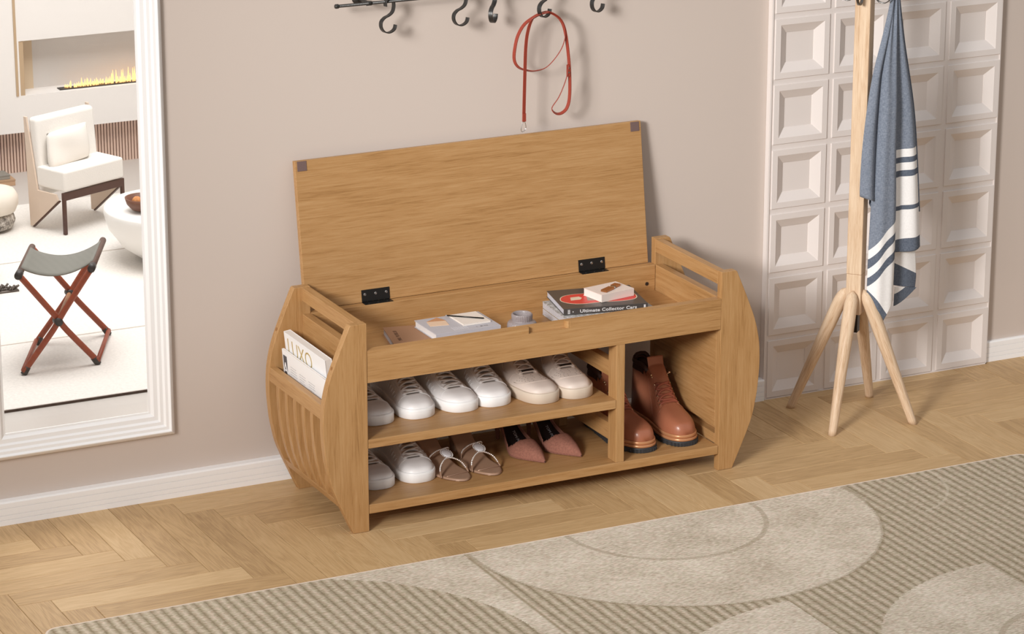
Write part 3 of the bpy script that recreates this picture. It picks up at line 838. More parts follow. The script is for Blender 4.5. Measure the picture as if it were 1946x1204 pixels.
# --- pointed suede heels
M_suede = plain('dusty_pink_suede', rgb(148,98,82), .95, bump=.5, bscale=260, var=.16)
M_blk = plain('black_insole', rgb(24,20,22), .5)
M_txt = plain('silver_lettering', rgb(190,190,195), .4)
def pump():
    root = thing('high_heel', 'x', 'shoe')
    zb = [(0,.003),(.28,.004),(.40,.010),(.55,.029),(.72,.054),(.88,.069),(1,.074)]
    L = .215
    last = Last(L, .0370, [(0,.70),(.10,.80),(.20,.95),(.33,1.0),(.45,.86),(.6,.64),(.8,.60),(1,.58)], [(0,.010),(.08,.018),(.2,.028),(.33,.036),(1,.03)], zb,
                bend=[(0,.014),(.15,.008),(.35,0),(1,0)], toe_r=.36, toe_e=1.45, heel_r=.12, hr=.16, e1=.85, e2=1.0)
    zf = lambda t: smoothtab(zb, t)
    ins = MB(); ins.grid(lambda u, v: Vector((last.raw(v, 0).x+(-1+2*u)*max(.0005, last.half(v)-.0012), v*L, zf(v)+.0012)), 8, 40); obj('insole', ins, M_blk, root, smooth=True, solid=.002, label='black insole with silver lettering')
    so = sole_mb(last, lambda t: max(0, zf(t)-.003), lambda t: zf(t)+.0003, .0004); obj('outsole', so, M_suede, root, smooth=True)
    vp = MB()
    def vskip(u, v):
        a = abs(-1+2*u); t = v*.52
        lim = .34-.05*math.cos(a*PI)*0+.10*max(0, a-.55)/.45
        return t > lim-.035*(1-min(1, a/.6))
    vp.grid(lambda u, v: last(v*.52, -1+2*u), 40, 52, skip=vskip); obj('vamp', vp, M_suede, root, smooth=True, solid=.0012)
    # narrow quarter walls running back to the heel cup
    for sg in (-1, 1):
        q = MB()
        def wall(u, v, sg=sg):
            t = .40+.60*u; hh = .017 if sg < 0 else .012
            hgt = hh*(1 if t < .7 else 1)+.022*max(0, (t-.72)/.28)**1.3
            w = last.half(min(t, .995))
            return Vector((last.raw(t, 0).x+sg*w*(1+.03*v), t*L, zf(t)-.001+v*hgt))
        q.grid(wall, 30, 4); obj('side_wall', q, M_suede, root, smooth=True, solid=.0012)
    hl = MB(); hl.grid(lambda u, v: Vector(((.0045+.013*v**2.2)*math.cos(2*PI*u), L-.014+(.0045+.012*v**2.2)*math.sin(2*PI*u)-.010*(1-v)*.3, v*.072)), 16, 10, closeu=True); obj('stiletto_heel', hl, M_suede, root, smooth=True)
    tx = text_mb('TOM FORD', .0098, .0001)
    tc = .515; p = Vector((.004, tc*L, zf(tc)+.0019)); d = (Vector((0, .62*L, zf(.62)))-Vector((0, .50*L, zf(.50)))).normalized()
    tx.xf(frame(p, -d, Vector((1, 0, 0)))); obj('lettering', tx, M_txt, root)
    return root
place_shoes(pump(), [
    (.4530, .0700, ZB, .05, False, 'dusty pink pointed suede heel beside the jewelled sandals'),
    (.5460, .0680, ZB, .12, False, 'dusty pink pointed suede heel nearest the divider post')], 'pointed suede heels')
# ---------------------------------------------------------------- hook rail on the wall
def rail():
    t = thing('hook_rail', 'thin black metal rail with end knob fixed high on the wall', 'rail', (.55, .345, 1.0985), world=True)
    b = MB(); b.tube([(.088, .345, 1.0985), (1.06, .345, 1.0985)], .0036, 14); obj('bar', b, M_iron, t, smooth=True)
    b = MB(); b.tube([(.0845, .345, 1.0985), (.0865, .345, 1.0985), (.0925, .345, 1.0985), (.0935, .345, 1.0985)], [.0042, .0052, .0052, .004], 16); obj('end_knob', b, M_iron, t, smooth=True)
    b = MB(); b.tube([(1.055, .345, 1.0985), (1.066, .345, 1.0985)], .0052, 16); obj('end_knob', b, M_iron, t, smooth=True)
    for x in (.166, .985):
        b = MB(); b.tube([(x-.006, .345, 1.0985), (x+.006, .345, 1.0985)], .0052, 16); b.tube([(x, .345, 1.0985), (x, .4075, 1.0985)], .0036, 12); b.tube([(x, .4045, 1.0985), (x, .4078, 1.0985)], .014, 20)
        obj('wall_bracket', b, M_iron, t, smooth=True)
rail()
def s_hook():
    t = thing('s_hook', 'x', 'hook')
    P = [(.0195,.0150),(.0165,.0060),(.0085,.0008),(-.0020,0),(-.0125,.0055),(-.0185,.0160),(-.0175,.0275),(-.0090,.0350),(.0020,.0385),(.0110,.0445),(.0150,.0540),(.0150,.0660),(.0110,.0735),(.0035,.0760),(-.0040,.0735),(-.0065,.0665),(-.0060,.0600)]
    pts = crom([(h*1.12, 0, z) for h, z in P], 5)
    b = MB(); b.strap(pts, (0, 1, 0), .0105, .0026); obj('curved_strap', b, M_iron, t, smooth=True, bevel=.0006)
    return t
hk = s_hook()
# the bar passes at local (.0040, .0690)
hooks = [(.2150, .30, 'black iron S-hook nearest the end knob of the wall rail'), (.3930, .30, 'black iron S-hook on the wall rail, second from the end knob'),
         (.4720, .85, 'black iron S-hook turned sideways between two others on the wall rail'), (.6030, .50, 'black iron S-hook on the wall rail carrying the red leash'),
         (.7390, .45, 'black iron S-hook on the wall rail right of the red leash')]
for i, (x, a, lb) in enumerate(hooks):
    loc = (x-.0042*math.cos(a), .345-.0042*math.sin(a), 1.0985-.0697)
    if i == 0: hk.location = loc; hk.rotation_euler = (0, 0, a); hk['label'] = lb; hk['group'] = 'S-hooks on the wall rail'
    else: dup(hk, 's_hook', lb, loc, a, 'S-hooks on the wall rail')

# ---------------------------------------------------------------- red leather leash
M_leash = plain('red_brown_leather', rgb(150,60,44), .45, bump=.15, bscale=500)
def inplane(pts, k=-.62):
    out = []
    for i in range(len(pts)):
        t = pts[min(i+1, len(pts)-1)]-pts[max(i-1, 0)]; t.y = 0; t.normalize(); out.append(Vector((-t.z*k, 1-k*.5, t.x*k)))
    return out
def leash():
    t = thing('dog_leash', 'red leather leash looped over a wall hook with a metal clip', 'leash', (.60, .345, 1.03), world=True)
    y0 = .3400
    lp = [(.6040,1.0392),(.5930,1.0372),(.5751,1.0318),(.5488,1.0171),(.5319,.9946),(.5232,.9679),(.5232,.9369),(.5340,.9180),(.5565,.9087),(.5754,.9058),(.6020,.9101),(.6248,.9270),(.6419,.9531),(.6513,.9799),(.6473,1.0079),(.6320,1.0266),(.6130,1.0375),(.6040,1.0392)]
    P = []
    for i, (x, z) in enumerate(lp):
        u = i/(len(lp)-1); P.append((x, y0+.004*math.cos(2*PI*u)+(.006 if .3 < u < .7 else 0), z))
    pts = crom(P, 6); wd = []
    n = len(pts)
    for i in range(n):
        u = i/(n-1); w = .75 if u < .5 else .75-.45*math.sin((u-.5)*2*PI)
        wd.append(Vector((-math.cos(.9)*0, 1, 0))*w+Vector((.0, 0, 0))+Vector((.66*math.cos(2*PI*u+2.6), 0, .66*math.sin(2*PI*u+2.6)))*.0)
    b = MB(); b.strap(pts, inplane(pts), .0080, .0018)
    sp = [(.6050,1.0400),(.6206,1.0345),(.6396,1.0190),(.6512,.9937),(.6591,.9479),(.6640,.8952),(.6644,.8392),(.6580,.8118),(.6446,.8003),(.6311,.7999),(.6195,.8085),(.6184,.8177),(.6348,.8388),(.6481,.8654),(.6564,.8890),(.6600,.9115)]
    pts = crom([(x, y0+.002-(.003 if i > 9 else 0), z) for i, (x, z) in enumerate(sp)], 6)
    b.strap(pts, inplane(pts), .0080, .0018)
    fs = [(.6040,1.0405),(.5850,1.0385),(.5635,1.0265),(.5525,.9993),(.5475,.9619),(.5455,.9034),(.5437,.8342),(.5429,.7935)]
    pts = crom([(x, y0-.006, z) for x, z in fs], 6); n = len(pts)
    b.strap(pts, [Vector((1*min(1, i/16), (1-min(1, i/16))*1+.15, 0)) for i in range(n)], .0080, .0018)
    b.box(.5392, .5470, y0-.0095, y0-.0058, .7930, .8120)
    b.box(.6555, .6640, y0-.0030, y0+.0012, .8850, .9130)
    obj('strap', b, M_leash, t, smooth=False, weld=False, fix=True)
    r = MB()
    for z in (.9055, .8950): r.tube([(.6595, y0-.0030, z), (.6595, y0-.0045, z)], .0021, 10)
    obj('rivets', r, M_steel, t)
    c = MB(); y = y0-.0070
    c.tube([(.5452, y, .7925), (.5400, y, .7925)], .0013, 8)
    c.tube(crom([(.5452, y, .7925), (.5480, y, .7780), (.5430, y, .7705), (.5370, y, .7700), (.5358, y, .7770), (.5400, y, .7925)], 5), .0008, 8)
    obj('clip', c, M_steel, t, smooth=True, label='bright steel snap clip')
leash()

# ---------------------------------------------------------------- coat stand
SX, SY, TH = 1.3652, .1965, math.radians(41)
def stand():
    t = thing('coat_stand', 'pale ash coat stand with four splayed legs in front of the relief panel', 'coat stand', (SX, SY, 0), world=True)
    Rz = Matrix.Rotation(TH, 3, 'Z'); s = .0187
    def sq(z0, z1, a):
        b = MB(); b.prism([(-a, -a), (a, -a), (a, a), (-a, a)], z0, z1, 'z'); b.v = [tuple(Rz @ Vector(v)+Vector((SX, SY, 0))) for v in b.v]; return b
    obj('post', sq(.3625, 1.62, s), ash, t, bevel=.0018)
    obj('leg_block', sq(.262, .3622, s-.0003), ash, t, bevel=.0018)
    obj('steel_socket', sq(.2150, .2618, .0105), M_black, t, bevel=.0008, label='black metal block under the post')
    for k in range(4):
        a = TH+PI/2*k+PI; d = Vector((math.cos(a), math.sin(a), 0)); c = Vector((SX, SY, 0))
        foot = c+d*.1555; top = c+d*.0235+Vector((0, 0, .322))
        ax = (top-foot).normalized(); pts = []; rr = []
        n = 34
        for i in range(n+1):
            u = i/n; p = foot+(top-foot)*u; r = .0098+.0065*min(1, u/.72)
            if u > .88: r = .0163*math.sqrt(max(.02, 1-((u-.88)/.12)**2.6)); p = p-d*.0045*((u-.88)/.12)**1.6
            pts.append(p); rr.append(r)
        # level cut at the foot
        b = MB(); b.tube(pts, rr, 22)
        for i in range(22):
            v = Vector(b.v[i]); b.v[i] = tuple(v+ax*(-(v.z-.0004)/ax.z))
        M = wood('pale_ash_leg', 'z', rgb(214,184,152), rgb(184,146,110), rgb(230,205,176), rough=.5, sc=1.7, ring=.34) if k == 0 else bpy.data.materials['pale_ash_leg']
        q_ = Vector((0, 0, 1)).rotation_difference(ax); inv = q_.inverted(); b.v = [tuple(inv @ (Vector(v)-foot)) for v in b.v]
        lg = obj('leg', b, M, None, smooth=True); lg.parent = t; lg.location = foot-Vector(t.location); lg.rotation_euler = q_.to_euler()
        # chrome-black hook on each face, hanging below a screw plate
        side = Vector((-d.y, d.x, 0)); o = c+d*s
        hp = [(0, 1.085), (.0012, 1.060), (.0035, 1.038), (.014, 1.0245), (.030, 1.0235), (.0425, 1.036), (.047, 1.056), (.044, 1.075)]
        b = MB(); pts = crom([tuple(o+d*(x+.0012)+Vector((0, 0, z))) for x, z in hp], 5)
        b.strap(pts, side, .0065 if k % 2 == 0 else .0065, .0022)
        b.box(-.006, .006, -.0012, .0012, 1.075, 1.125, R=Matrix.Translation(o+d*.0013) @ Matrix.Rotation(a-PI/2, 4, 'Z'))
        b.ball(tuple(o+d*.0455+Vector((0, 0, 1.076))), .0048, 6)
        obj('hook', b, plain('polished_dark_steel', rgb(120,118,116), .18, 1) if k == 0 else bpy.data.materials['polished_dark_steel'], t, smooth=True)
stand()

# ---------------------------------------------------------------- towel
def towel():
    m1 = nt('blue_grey_chambray'); m, tt, b = m1
    tc = N(tt, 'ShaderNodeTexCoord'); k1 = N(tt, 'ShaderNodeMapping'); k1.inputs['Scale'].default_value = (1500, 1500, 150); k2 = N(tt, 'ShaderNodeMapping'); k2.inputs['Scale'].default_value = (150, 150, 1500)
    a = N(tt, 'ShaderNodeTexNoise'); c = N(tt, 'ShaderNodeTexNoise')
    for x in (a, c): x.inputs['Scale'].default_value = 1
    L = tt.links.new
    L(tc.outputs['Object'], k1.inputs[0]); L(tc.outputs['Object'], k2.inputs[0]); L(k1.outputs[0], a.inputs[0]); L(k2.outputs[0], c.inputs[0])
    ad = N(tt, 'ShaderNodeMath', operation='ADD'); L(a.outputs['Fac'], ad.inputs[0]); L(c.outputs['Fac'], ad.inputs[1])
    r = ramp(tt, [(.38, rgb(108,116,130)), (.50, rgb(126,134,148)), (.62, rgb(148,155,168))]); hf = N(tt, 'ShaderNodeMath', operation='MULTIPLY'); hf.inputs[1].default_value = .5
    L(ad.outputs[0], hf.inputs[0]); L(hf.outputs[0], r.inputs['Fac']); b.inputs['Roughness'].default_value = .9; b.inputs['Specular IOR Level'].default_value = .15
    bp = N(tt, 'ShaderNodeBump'); bp.inputs['Strength'].default_value = .3; bp.inputs['Distance'].default_value = .0005; L(ad.outputs[0], bp.inputs['Height']); L(bp.outputs['Normal'], b.inputs['Normal'])
    at = N(tt, 'ShaderNodeAttribute', attribute_name='band'); sc_ = N(tt, 'ShaderNodeSeparateColor'); L(at.outputs['Color'], sc_.inputs[0])
    wn = ramp(tt, [(.36, rgb(240,237,235)), (.64, rgb(252,250,249))]); L(hf.outputs[0], wn.inputs['Fac'])
    dn = ramp(tt, [(.36, rgb(78,86,100)), (.64, rgb(116,124,138))]); L(hf.outputs[0], dn.inputs['Fac'])
    W_, D_, B_ = (0,0,0,1), (.5,.5,.5,1), (1,1,1,1)
    rs = ramp(tt, [(0, D_), (.1, W_), (.2, D_), (.3, W_), (.4, D_), (.5, W_), (.6, D_), (.7, W_), (.8, B_)], 'CONSTANT'); L(sc_.outputs[0], rs.inputs['Fac'])
    hm = N(tt, 'ShaderNodeMath', operation='GREATER_THAN'); hm.inputs[1].default_value = .5; L(sc_.outputs[1], hm.inputs[0])
    g1 = N(tt, 'ShaderNodeMath', operation='GREATER_THAN'); g1.inputs[1].default_value = .25; L(rs.outputs[0], g1.inputs[0])
    g2 = N(tt, 'ShaderNodeMath', operation='GREATER_THAN'); g2.inputs[1].default_value = .75; L(rs.outputs[0], g2.inputs[0])
    g3 = N(tt, 'ShaderNodeMath', operation='MAXIMUM'); L(g1.outputs[0], g3.inputs[0]); L(hm.outputs[0], g3.inputs[1])
    def mix(f, a_, b_):
        k = N(tt, 'ShaderNodeMix', data_type='RGBA'); L(f, k.inputs[0]); L(a_, k.inputs[6]); L(b_, k.inputs[7]); return k.outputs[2]
    L(mix(g2.outputs[0], mix(g3.outputs[0], wn.outputs[0], dn.outputs[0]), r.outputs[0]), b.inputs['Base Color'])
    t = thing('towel', 'blue-grey towel with white stripes hanging from a coat stand hook', 'towel', (1.43, .165, 1.0), world=True)
    big = MB(); bands = []
    def panel(zb, xl, xr, yf, sf, nu=40, nv=160, zt=1.11):
        def P(u, v):
            z0 = zt(u) if callable(zt) else zt
            z = z0+(zb(u)-z0)*v
            x0, x1 = smoothtab(xl, z), smoothtab(xr, z)
            p = Vector((x0+(x1-x0)*u, yf(u, z), z)); q = sf(p.x, p.z, u)
            bands.append(q if isinstance(q, tuple) else (q, 0)); return p
        big.grid(P, nu, nv)
    # left flap with a small turned-under hem
    panel(lambda u: .5600-.0200*u if u < .6 else .548-.012*(u-.6)/.4, [(.53,1.3530),(.5762,1.3480),(.70,1.3530),(.8421,1.3712),(.95,1.398),(1.0264,1.4144),(1.11,1.420)],
          [(.53,1.4020),(.60,1.4005),(.7208,1.3995),(.80,1.4020),(.8537,1.4045),(.9687,1.4260),(1.0264,1.4280),(1.11,1.428)],
          lambda u, z: .166-.018*math.sin(PI*min(1, u*1.15))*(.5+.5*(1.1-z)/.55)+.008*u, lambda x, z, u: 9, 30, 90)
    panel(lambda u: .512+.030*(1-u), [(.50,1.3830),(.57,1.3830)], [(.50,1.4020),(.57,1.4020)], lambda u, z: .178+.010*math.sin(PI*u), lambda x, z, u: .5, 10, 12, zt=.5650)
    def zB(u): return interp([(0,.2990),(.12,.278),(.33,.2420),(.40,.2390),(.52,.2520),(.75,.2800),(.90,.298),(1,.3080)], u)
    def sB(x, z, u):
        bow = .9*(.016*math.sin(PI*min(1, max(0, (x-1.3826)/.072))))*.8
        zz = z-bow; q = x-1.3826
        ls = [.3350+.89*q, .3560+.93*q, .3780+.98*q, .4017+.90*q, .4242+1.0*q]
        s_ = interp([(ls[0]-.05, 3.1)]+[(l, 4+i) for i, l in enumerate(ls)]+[(ls[4]+.03, 9)], zz)
        d2 = ((x-1.3810)*.063+(z-.317)*.0458)/math.hypot(.063, .0458)
        return (s_, .5-(d2-.004)*20)
    panel(zB, [(.22,1.3790),(.3098,1.3800),(.4148,1.3805),(.5187,1.3830),(.5700,1.3840),(.72,1.3900),(.8537,1.3960),(.9687,1.4120),(1.0264,1.4180),(1.11,1.420)],
          [(.2694,1.4550),(.40,1.4560),(.5387,1.4540),(.6636,1.4480),(.80,1.4450),(.9509,1.4380),(1.0263,1.4350),(1.11,1.432)],
          lambda u, z: .170-.026*math.sin(PI*u)*min(1, (1.12-z)/.35)-.004*math.sin(3*PI*u), sB, 70, 320)
    def sC(x, z, u): return interp([(.40, .2), (.437, 1), (.5105, 2), (.52, 3), (.593, 4), (.608, 5), (.627, 6), (.64, 7), (.66, 8), (.70, 9)], z-.004*u)
    panel(lambda u: .4080-.004*math.sin(PI*u)+.004*u, [(.40,1.4560),(.52,1.4530),(.6636,1.4460),(.80,1.4430),(.95,1.4360),(1.0263,1.4320),(1.11,1.430)],
          [(.40,1.5320),(.4080,1.5321),(.50,1.5250),(.6351,1.5126),(.7656,1.4963),(.9215,1.4640),(1.0235,1.4466),(1.11,1.440)],
          lambda u, z: .170-.007*math.sin(PI*u)+.006*math.sin(2*PI*u)*min(1, (1.1-z)/.4)+.006*u, sC, 30, 240)
    n0 = len(big.v)
    pe = [(1.5250,.50),(1.5126,.6351),(1.4963,.7656),(1.4640,.9215),(1.4466,1.0235)]
    big.strap(crom([(x+.0006, .1755, z) for x, z in pe], 5), (1, 0, 0), .0030, .0014); bands += [(.5, 0)]*(len(big.v)-n0)
    # rear corner below, its hem turned forward
    panel(lambda u: .3190-.0135*u, [(.25,1.4690),(.45,1.4690)], [(.30,1.5310),(.3391,1.5333),(.45,1.5230)], lambda u, z: .190-.006*math.sin(PI*u),
          lambda x, z, u: interp([(.30, .3), (.3665, 1), (.39, 1.6), (.5, 1.7)], z+(x-1.484)*.53), 30, 60, zt=.45)
    zE = lambda u: .2700+.0355*u**1.5
    panel(zE, [(.25,1.4640),(.36,1.4660)], [(.25,1.5330),(.3056,1.5345),(.36,1.5340)], lambda u, z: .178+.010*u,
          lambda x, z, u: interp([(0, .3), (.030, 1), (.06, 1.7)], z-zE(u)), 30, 40, zt=lambda u: .3185-.0133*u)
    me_ = big.mesh('cloth'); ca_ = me_.color_attributes.new('band', 'FLOAT_COLOR', 'POINT')
    for i, q in enumerate(bands): ca_.data[i].color = (q[0]/10, min(1, max(0, q[1])), 0, 1)
    obj('cloth', me_, m, t, smooth=True, solid=.0012, weld=False)
towel()

# ---------------------------------------------------------------- things in the tray
ZT = .3523
def book(name, label, cov, page, cx, cy, z, w, d, h, rz, board=.0016, group=None, cat='book', over=.0022, spine='front'):
    """spine along the local -y side; w along x, d along y"""
    t = thing(name, label, cat, (cx, cy, z), rz, group)
    b = MB(); b.box(-w/2, w/2, -d/2, d/2, 0, board); b.box(-w/2, w/2, -d/2, d/2, h-board, h)
    if spine == 'front': b.box(-w/2, w/2, -d/2, -d/2+board, board, h-board)
    elif spine == 'left': b.box(-w/2, -w/2+board, -d/2, d/2, board, h-board)
    elif spine == 'right': b.box(w/2-board, w/2, -d/2, d/2, board, h-board)
    obj('cover', b, cov, t, weld=False, bevel=.0004)
    b = MB(); o = over
    b.box(-w/2+(board if spine == 'left' else o), w/2-(board if spine == 'right' else o), -d/2+(board if spine == 'front' else o), d/2-o, board, h-board)
    obj('pages', b, page, t)
    return t
M_page = plain('book_pages', rgb(226,218,210), .9, bump=.3, bscale=1500)
M_pageg = plain('grey_book_pages', rgb(176,174,178), .9)
def glyphs(n, h, seed):
    # worn print too small to read: a row of short letter-like strokes
    rnd = random.Random(seed); b = MB(); w = h*.62; x = -n*w/2
    for i in range(n):
        if rnd.random() > .14:
            t_ = h*.13
            b.box(x, x+t_, -h/2, h/2, 0, .0001)
            for y in rnd.sample([-h/2, -t_/2, h/2-t_], rnd.choice((1, 1, 2))): b.box(x+t_*.5, x+w*.72, y, y+t_, 0, .00012)
            if rnd.random() > .5: b.box(x+w*.60, x+w*.60+t_, -h/2, h/2*rnd.choice((0, 1)), 0, .00011)
        x += w
    return b
# brown book under the grey one
bk = book('book', 'brown covered book lying under the grey book at the left of the open tray', plain('brown_book_cloth', rgb(168,128,98), .8, bump=.2, bscale=900), M_pageg, .2150, .1850, ZT, .150, .150, .0175, -.22, spine='right')
tx = glyphs(15, .0080, 3); tx.xf(Matrix.Translation((-.055, .005, .0176)) @ Matrix.Rotation(-PI/2, 4, 'Z')); obj('title', tx, plain('brown_title_ink', rgb(96,66,50), .8), bk)
g = book('book', 'pale grey book carrying a notepad and an envelope in the open tray', plain('pale_grey_book_cover', rgb(186,184,190), .6), plain('light_pages', rgb(224,220,218), .9), .3020, .1830, ZT+.0178, .160, .118, .0165, 0, spine='front')
tl = MB()
for i in range(7):
    for j in range(5): tl.box(-.030+i*.0055, -.0268+i*.0055, -.048+j*.0045, -.0462+j*.0045, .0165, .01665)
obj('cover_pattern', tl, plain('faint_dots', rgb(210,208,212), .7), g)
tx = glyphs(9, .0050, 8); tx.xf(Matrix.Translation((.040, -.045, .0166))); obj('title', tx, plain('dark_title_ink', rgb(70,66,70), .8), g)
ZG = ZT+.0178+.0165+.0002
# envelope
e = thing('envelope', 'small peach envelope with open brown flap lying on the grey book', 'envelope', (.2590, .1950, ZG), -.18)
b = MB(); b.box(-.022, .022, -.0165, .0165, 0, .0008); obj('body', b, plain('peach_paper', rgb(226,196,168), .85), e)
b = MB(); b.add([(-.022,.0165,.0009),(.022,.0165,.0009),(.004,.0260,.0060),(-.022,.0165,.0014),(.022,.0165,.0014),(.004,.0260,.0066)], [(0,1,2),(5,4,3),(0,3,4,1),(1,4,5,2),(2,5,3,0)]); obj('flap', b, plain('brown_paper', rgb(172,122,84), .85), e)
# notepad and pencil
nb = book('notepad', 'cream notepad lying on the grey book under a thin black pen', plain('cream_paper_cover', rgb(232,222,212), .7), M_page, .3370, .1930, ZG, .068, .080, .0040, 0, board=.0006, cat='notepad', over=.0006, spine='left')
pn = thing('pen', 'thin dark pen lying across the cream notepad', 'pen', (.3320, .2000, ZG+.0058))
b = MB(); b.tube([(-.036, .026, 0), (.030, -.029, 0)], .0016, 10); obj('barrel', b, M_black, pn, smooth=True)
b = MB(); b.tube([(-.036, .026, 0), (-.040, .0295, 0)], [.0016, .0004], 10); obj('tip', b, M_steel, pn, smooth=True)
# ribbed grey ceramic pot
M_pot = plain('grey_glazed_stoneware', rgb(150,140,140), .32, bump=.25, bscale=300, var=.1)
def pot():
    t = thing('candle_pot', 'ribbed grey ceramic pot with a stepped rim in the open tray', 'pot', (.4400, .1350, ZT), 0)
    n = 140; prof = []
    def ring(r, z, rib=0): prof.append((r, z, rib))
    for r, z, k in ((.026,0,0),(.0305,.002,1),(.0325,.008,1),(.0330,.022,1),(.0322,.029,1),(.0300,.0325,0),(.0270,.0340,0),(.0232,.0345,0),(.0226,.0355,0),(.0228,.0375,1),(.0234,.0440,1),(.0234,.0490,1),(.0228,.0508,0),(.0215,.0516,0),(.0200,.0508,0),(.0192,.0480,0),(.0186,.0400,0),(.0175,.0330,0),(.004,.0315,0)): ring(r, z, k)
    vs = [((r+(.0007*(1 if (i//2) % 2 else -1) if k else 0))*math.cos(2*PI*i/n), (r+(.0007*(1 if (i//2) % 2 else -1) if k else 0))*math.sin(2*PI*i/n), z) for r, z, k in prof for i in range(n)]
    fs = [(j*n+i, j*n+(i+1) % n, (j+1)*n+(i+1) % n, (j+1)*n+i) for j in range(len(prof)-1) for i in range(n)]
    fs += [tuple(range(n-1, -1, -1)), tuple((len(prof)-1)*n+i for i in range(n))]
    b = MB(); b.add(vs, fs); obj('body', b, M_pot, t, smooth=True)
    b = MB(); b.lathe([(.0178, .0325), (.0176, .0345), (.002, .0350)], (0,0,0), 32); obj('wax', b, plain('grey_wax', rgb(92,88,88), .5), t, smooth=True)
pot()
# right-hand stack
def marble(name, c0, c1, sc):
    m, t, b = nt(name); tc = N(t, 'ShaderNodeTexCoord'); n = N(t, 'ShaderNodeTexNoise'); n.inputs['Scale'].default_value = sc; n.inputs['Detail'].default_value = 5; n.inputs['Roughness'].default_value = .75
    t.links.new(tc.outputs['Object'], n.inputs[0]); r = ramp(t, [(.38, c0), (.55, c1), (.70, rgb(232,230,228))]); t.links.new(n.outputs[0], r.inputs[0]); t.links.new(r.outputs[0], b.inputs['Base Color']); b.inputs['Roughness'].default_value = .6; return m
M_patt = marble('grey_botanical_print', rgb(128,122,112), rgb(184,182,180), 120)
pt = book('book', 'thick grey patterned book at the bottom of the right stack in the tray', M_patt, marble('mottled_pages', rgb(150,148,156), rgb(206,206,212), 500), .6560, .1770, ZT, .222, .135, .0320, -.085, board=.0016, over=.001, spine='right')
ln = MB(); ln.box(-.1108, -.1100, -.066, .066, .0155, .0165)
sq = MB()
for i in range(6): sq.box(-.065+i*.022, -.056+i*.022, -.060+(i % 2)*.006, -.052+(i % 2)*.006, .0320, .0322)
obj('printed_blocks', sq, plain('dark_blue_print', rgb(70,72,92), .7), pt); obj('page_split', ln, plain('tan_strip', rgb(150,130,100), .8), pt)
M_blackc = plain('charcoal_glossy_cover', rgb(74,70,68), .35)
ZC = ZT+.0322
cb = book('book', 'charcoal book with a red car on its cover, second from the top of its stack', M_blackc, plain('bluish_pages', rgb(196,196,206), .9), .6570, .1850, ZC, .199, .150, .0150, -.205, board=.0014, spine='front', over=.0016)
tx = text_mb('Ultimate Collector Cars', .0102, .0002, spacing=1.06, bold=.022); tx.xf(frame((.006, -.0752, .0074), (1,0,0), (0,0,1)) @ Matrix.Diagonal((1.26, 1, 1, 1))); obj('spine_title', tx, plain('pale_lettering', rgb(214,212,212), .5), cb)
dec = MB()
for k in range(4): dec.box(-.090, -.0845, -.0753, -.0750, .0030+k*.0026, .0046+k*.0026)
dec.box(-.0785, -.0765, -.0753, -.0750, .0060, .0085); dec.box(.0900, .0945, -.0753, -.0750, .0030, .0120)
obj('spine_marks', dec, bpy.data.materials['pale_lettering'], cb)
# the printed car: low red sports coupe seen from above and the side
def poly(pts, z0, z1): b = MB(); b.prism(pts, z0, z1, 'z'); return b
car = [(-.074,-.006),(-.071,.010),(-.060,.021),(-.040,.026),(-.010,.0265),(.020,.030),(.048,.030),(.070,.022),(.078,.006),(.076,-.012),(.064,-.022),(.040,-.026),(0,-.024),(-.035,-.027),(-.060,-.021)]
car = [(p.x, p.y) for p in crom([(x, y, 0) for x, y in car], 5, closed=True)]
cx0 = lambda L_: [(x*1.16-.001, y*1.42-.006) for x, y in L_]
obj('car_outline', poly(cx0([(x*1.025, y*1.05) for x, y in car]), .0150, .01515), plain('cream_print', rgb(222,206,180), .5), cb)
obj('car_body', poly(cx0(car), .01515, .0153), plain('red_print', rgb(214,64,58), .4), cb)
obj('windscreen', poly(cx0([(-.024,-.012),(-.018,.014),(.006,.020),(.026,.018),(.030,-.008),(.008,-.016)]), .0153, .0154), plain('grey_glass_print', rgb(150,146,138), .4), cb)
obj('bonnet_mark', poly(cx0([(-.056,-.006),(-.052,.010),(-.034,.012),(-.030,.004),(-.036,-.004)]), .0153, .0154), bpy.data.materials['cream_print'], cb)
ZW = ZC+.0156
M_ivory = plain('ivory_book_cover', rgb(228,212,202), .6)
wb = book('book', 'small ivory book on top of its stack in the tray', M_ivory, plain('ivory_pages', rgb(240,230,222), .8), .6850, .1800, ZW, .0935, .0690, .0180, .170, board=.0011, spine='front', over=.0010)
# the two bronze flash drives
M_brz = plain('bronze_metal', rgb(186,128,82), .25, .9)
for nm, lb, x, y, r, L_ in (('usb_stick', 'longer bronze flash drive lying on the ivory book', .6735, .1640, .52, .034), ('usb_stick', 'short bronze flash drive cap lying on the ivory book behind the longer one', .7050, .1850, .55, .020)):
    u = thing(nm, lb, 'flash drive', (x, y, ZW+.0184), r, 'bronze flash drives')
    b = MB(); b.box(-L_/2, L_/2, -.0080, .0080, 0, .0050); obj('casing', b, M_brz, u, bevel=.0008)
    if L_ > .03: b = MB(); b.box(L_/2, L_/2+.008, -.0055, .0055, .001, .004); obj('plug', b, M_steel, u)
    else: b = MB(); b.box(-L_/2-.0002, -L_/2+.0004, -.0060, .0060, .0010, .0040); obj('opening', b, M_rubber, u)

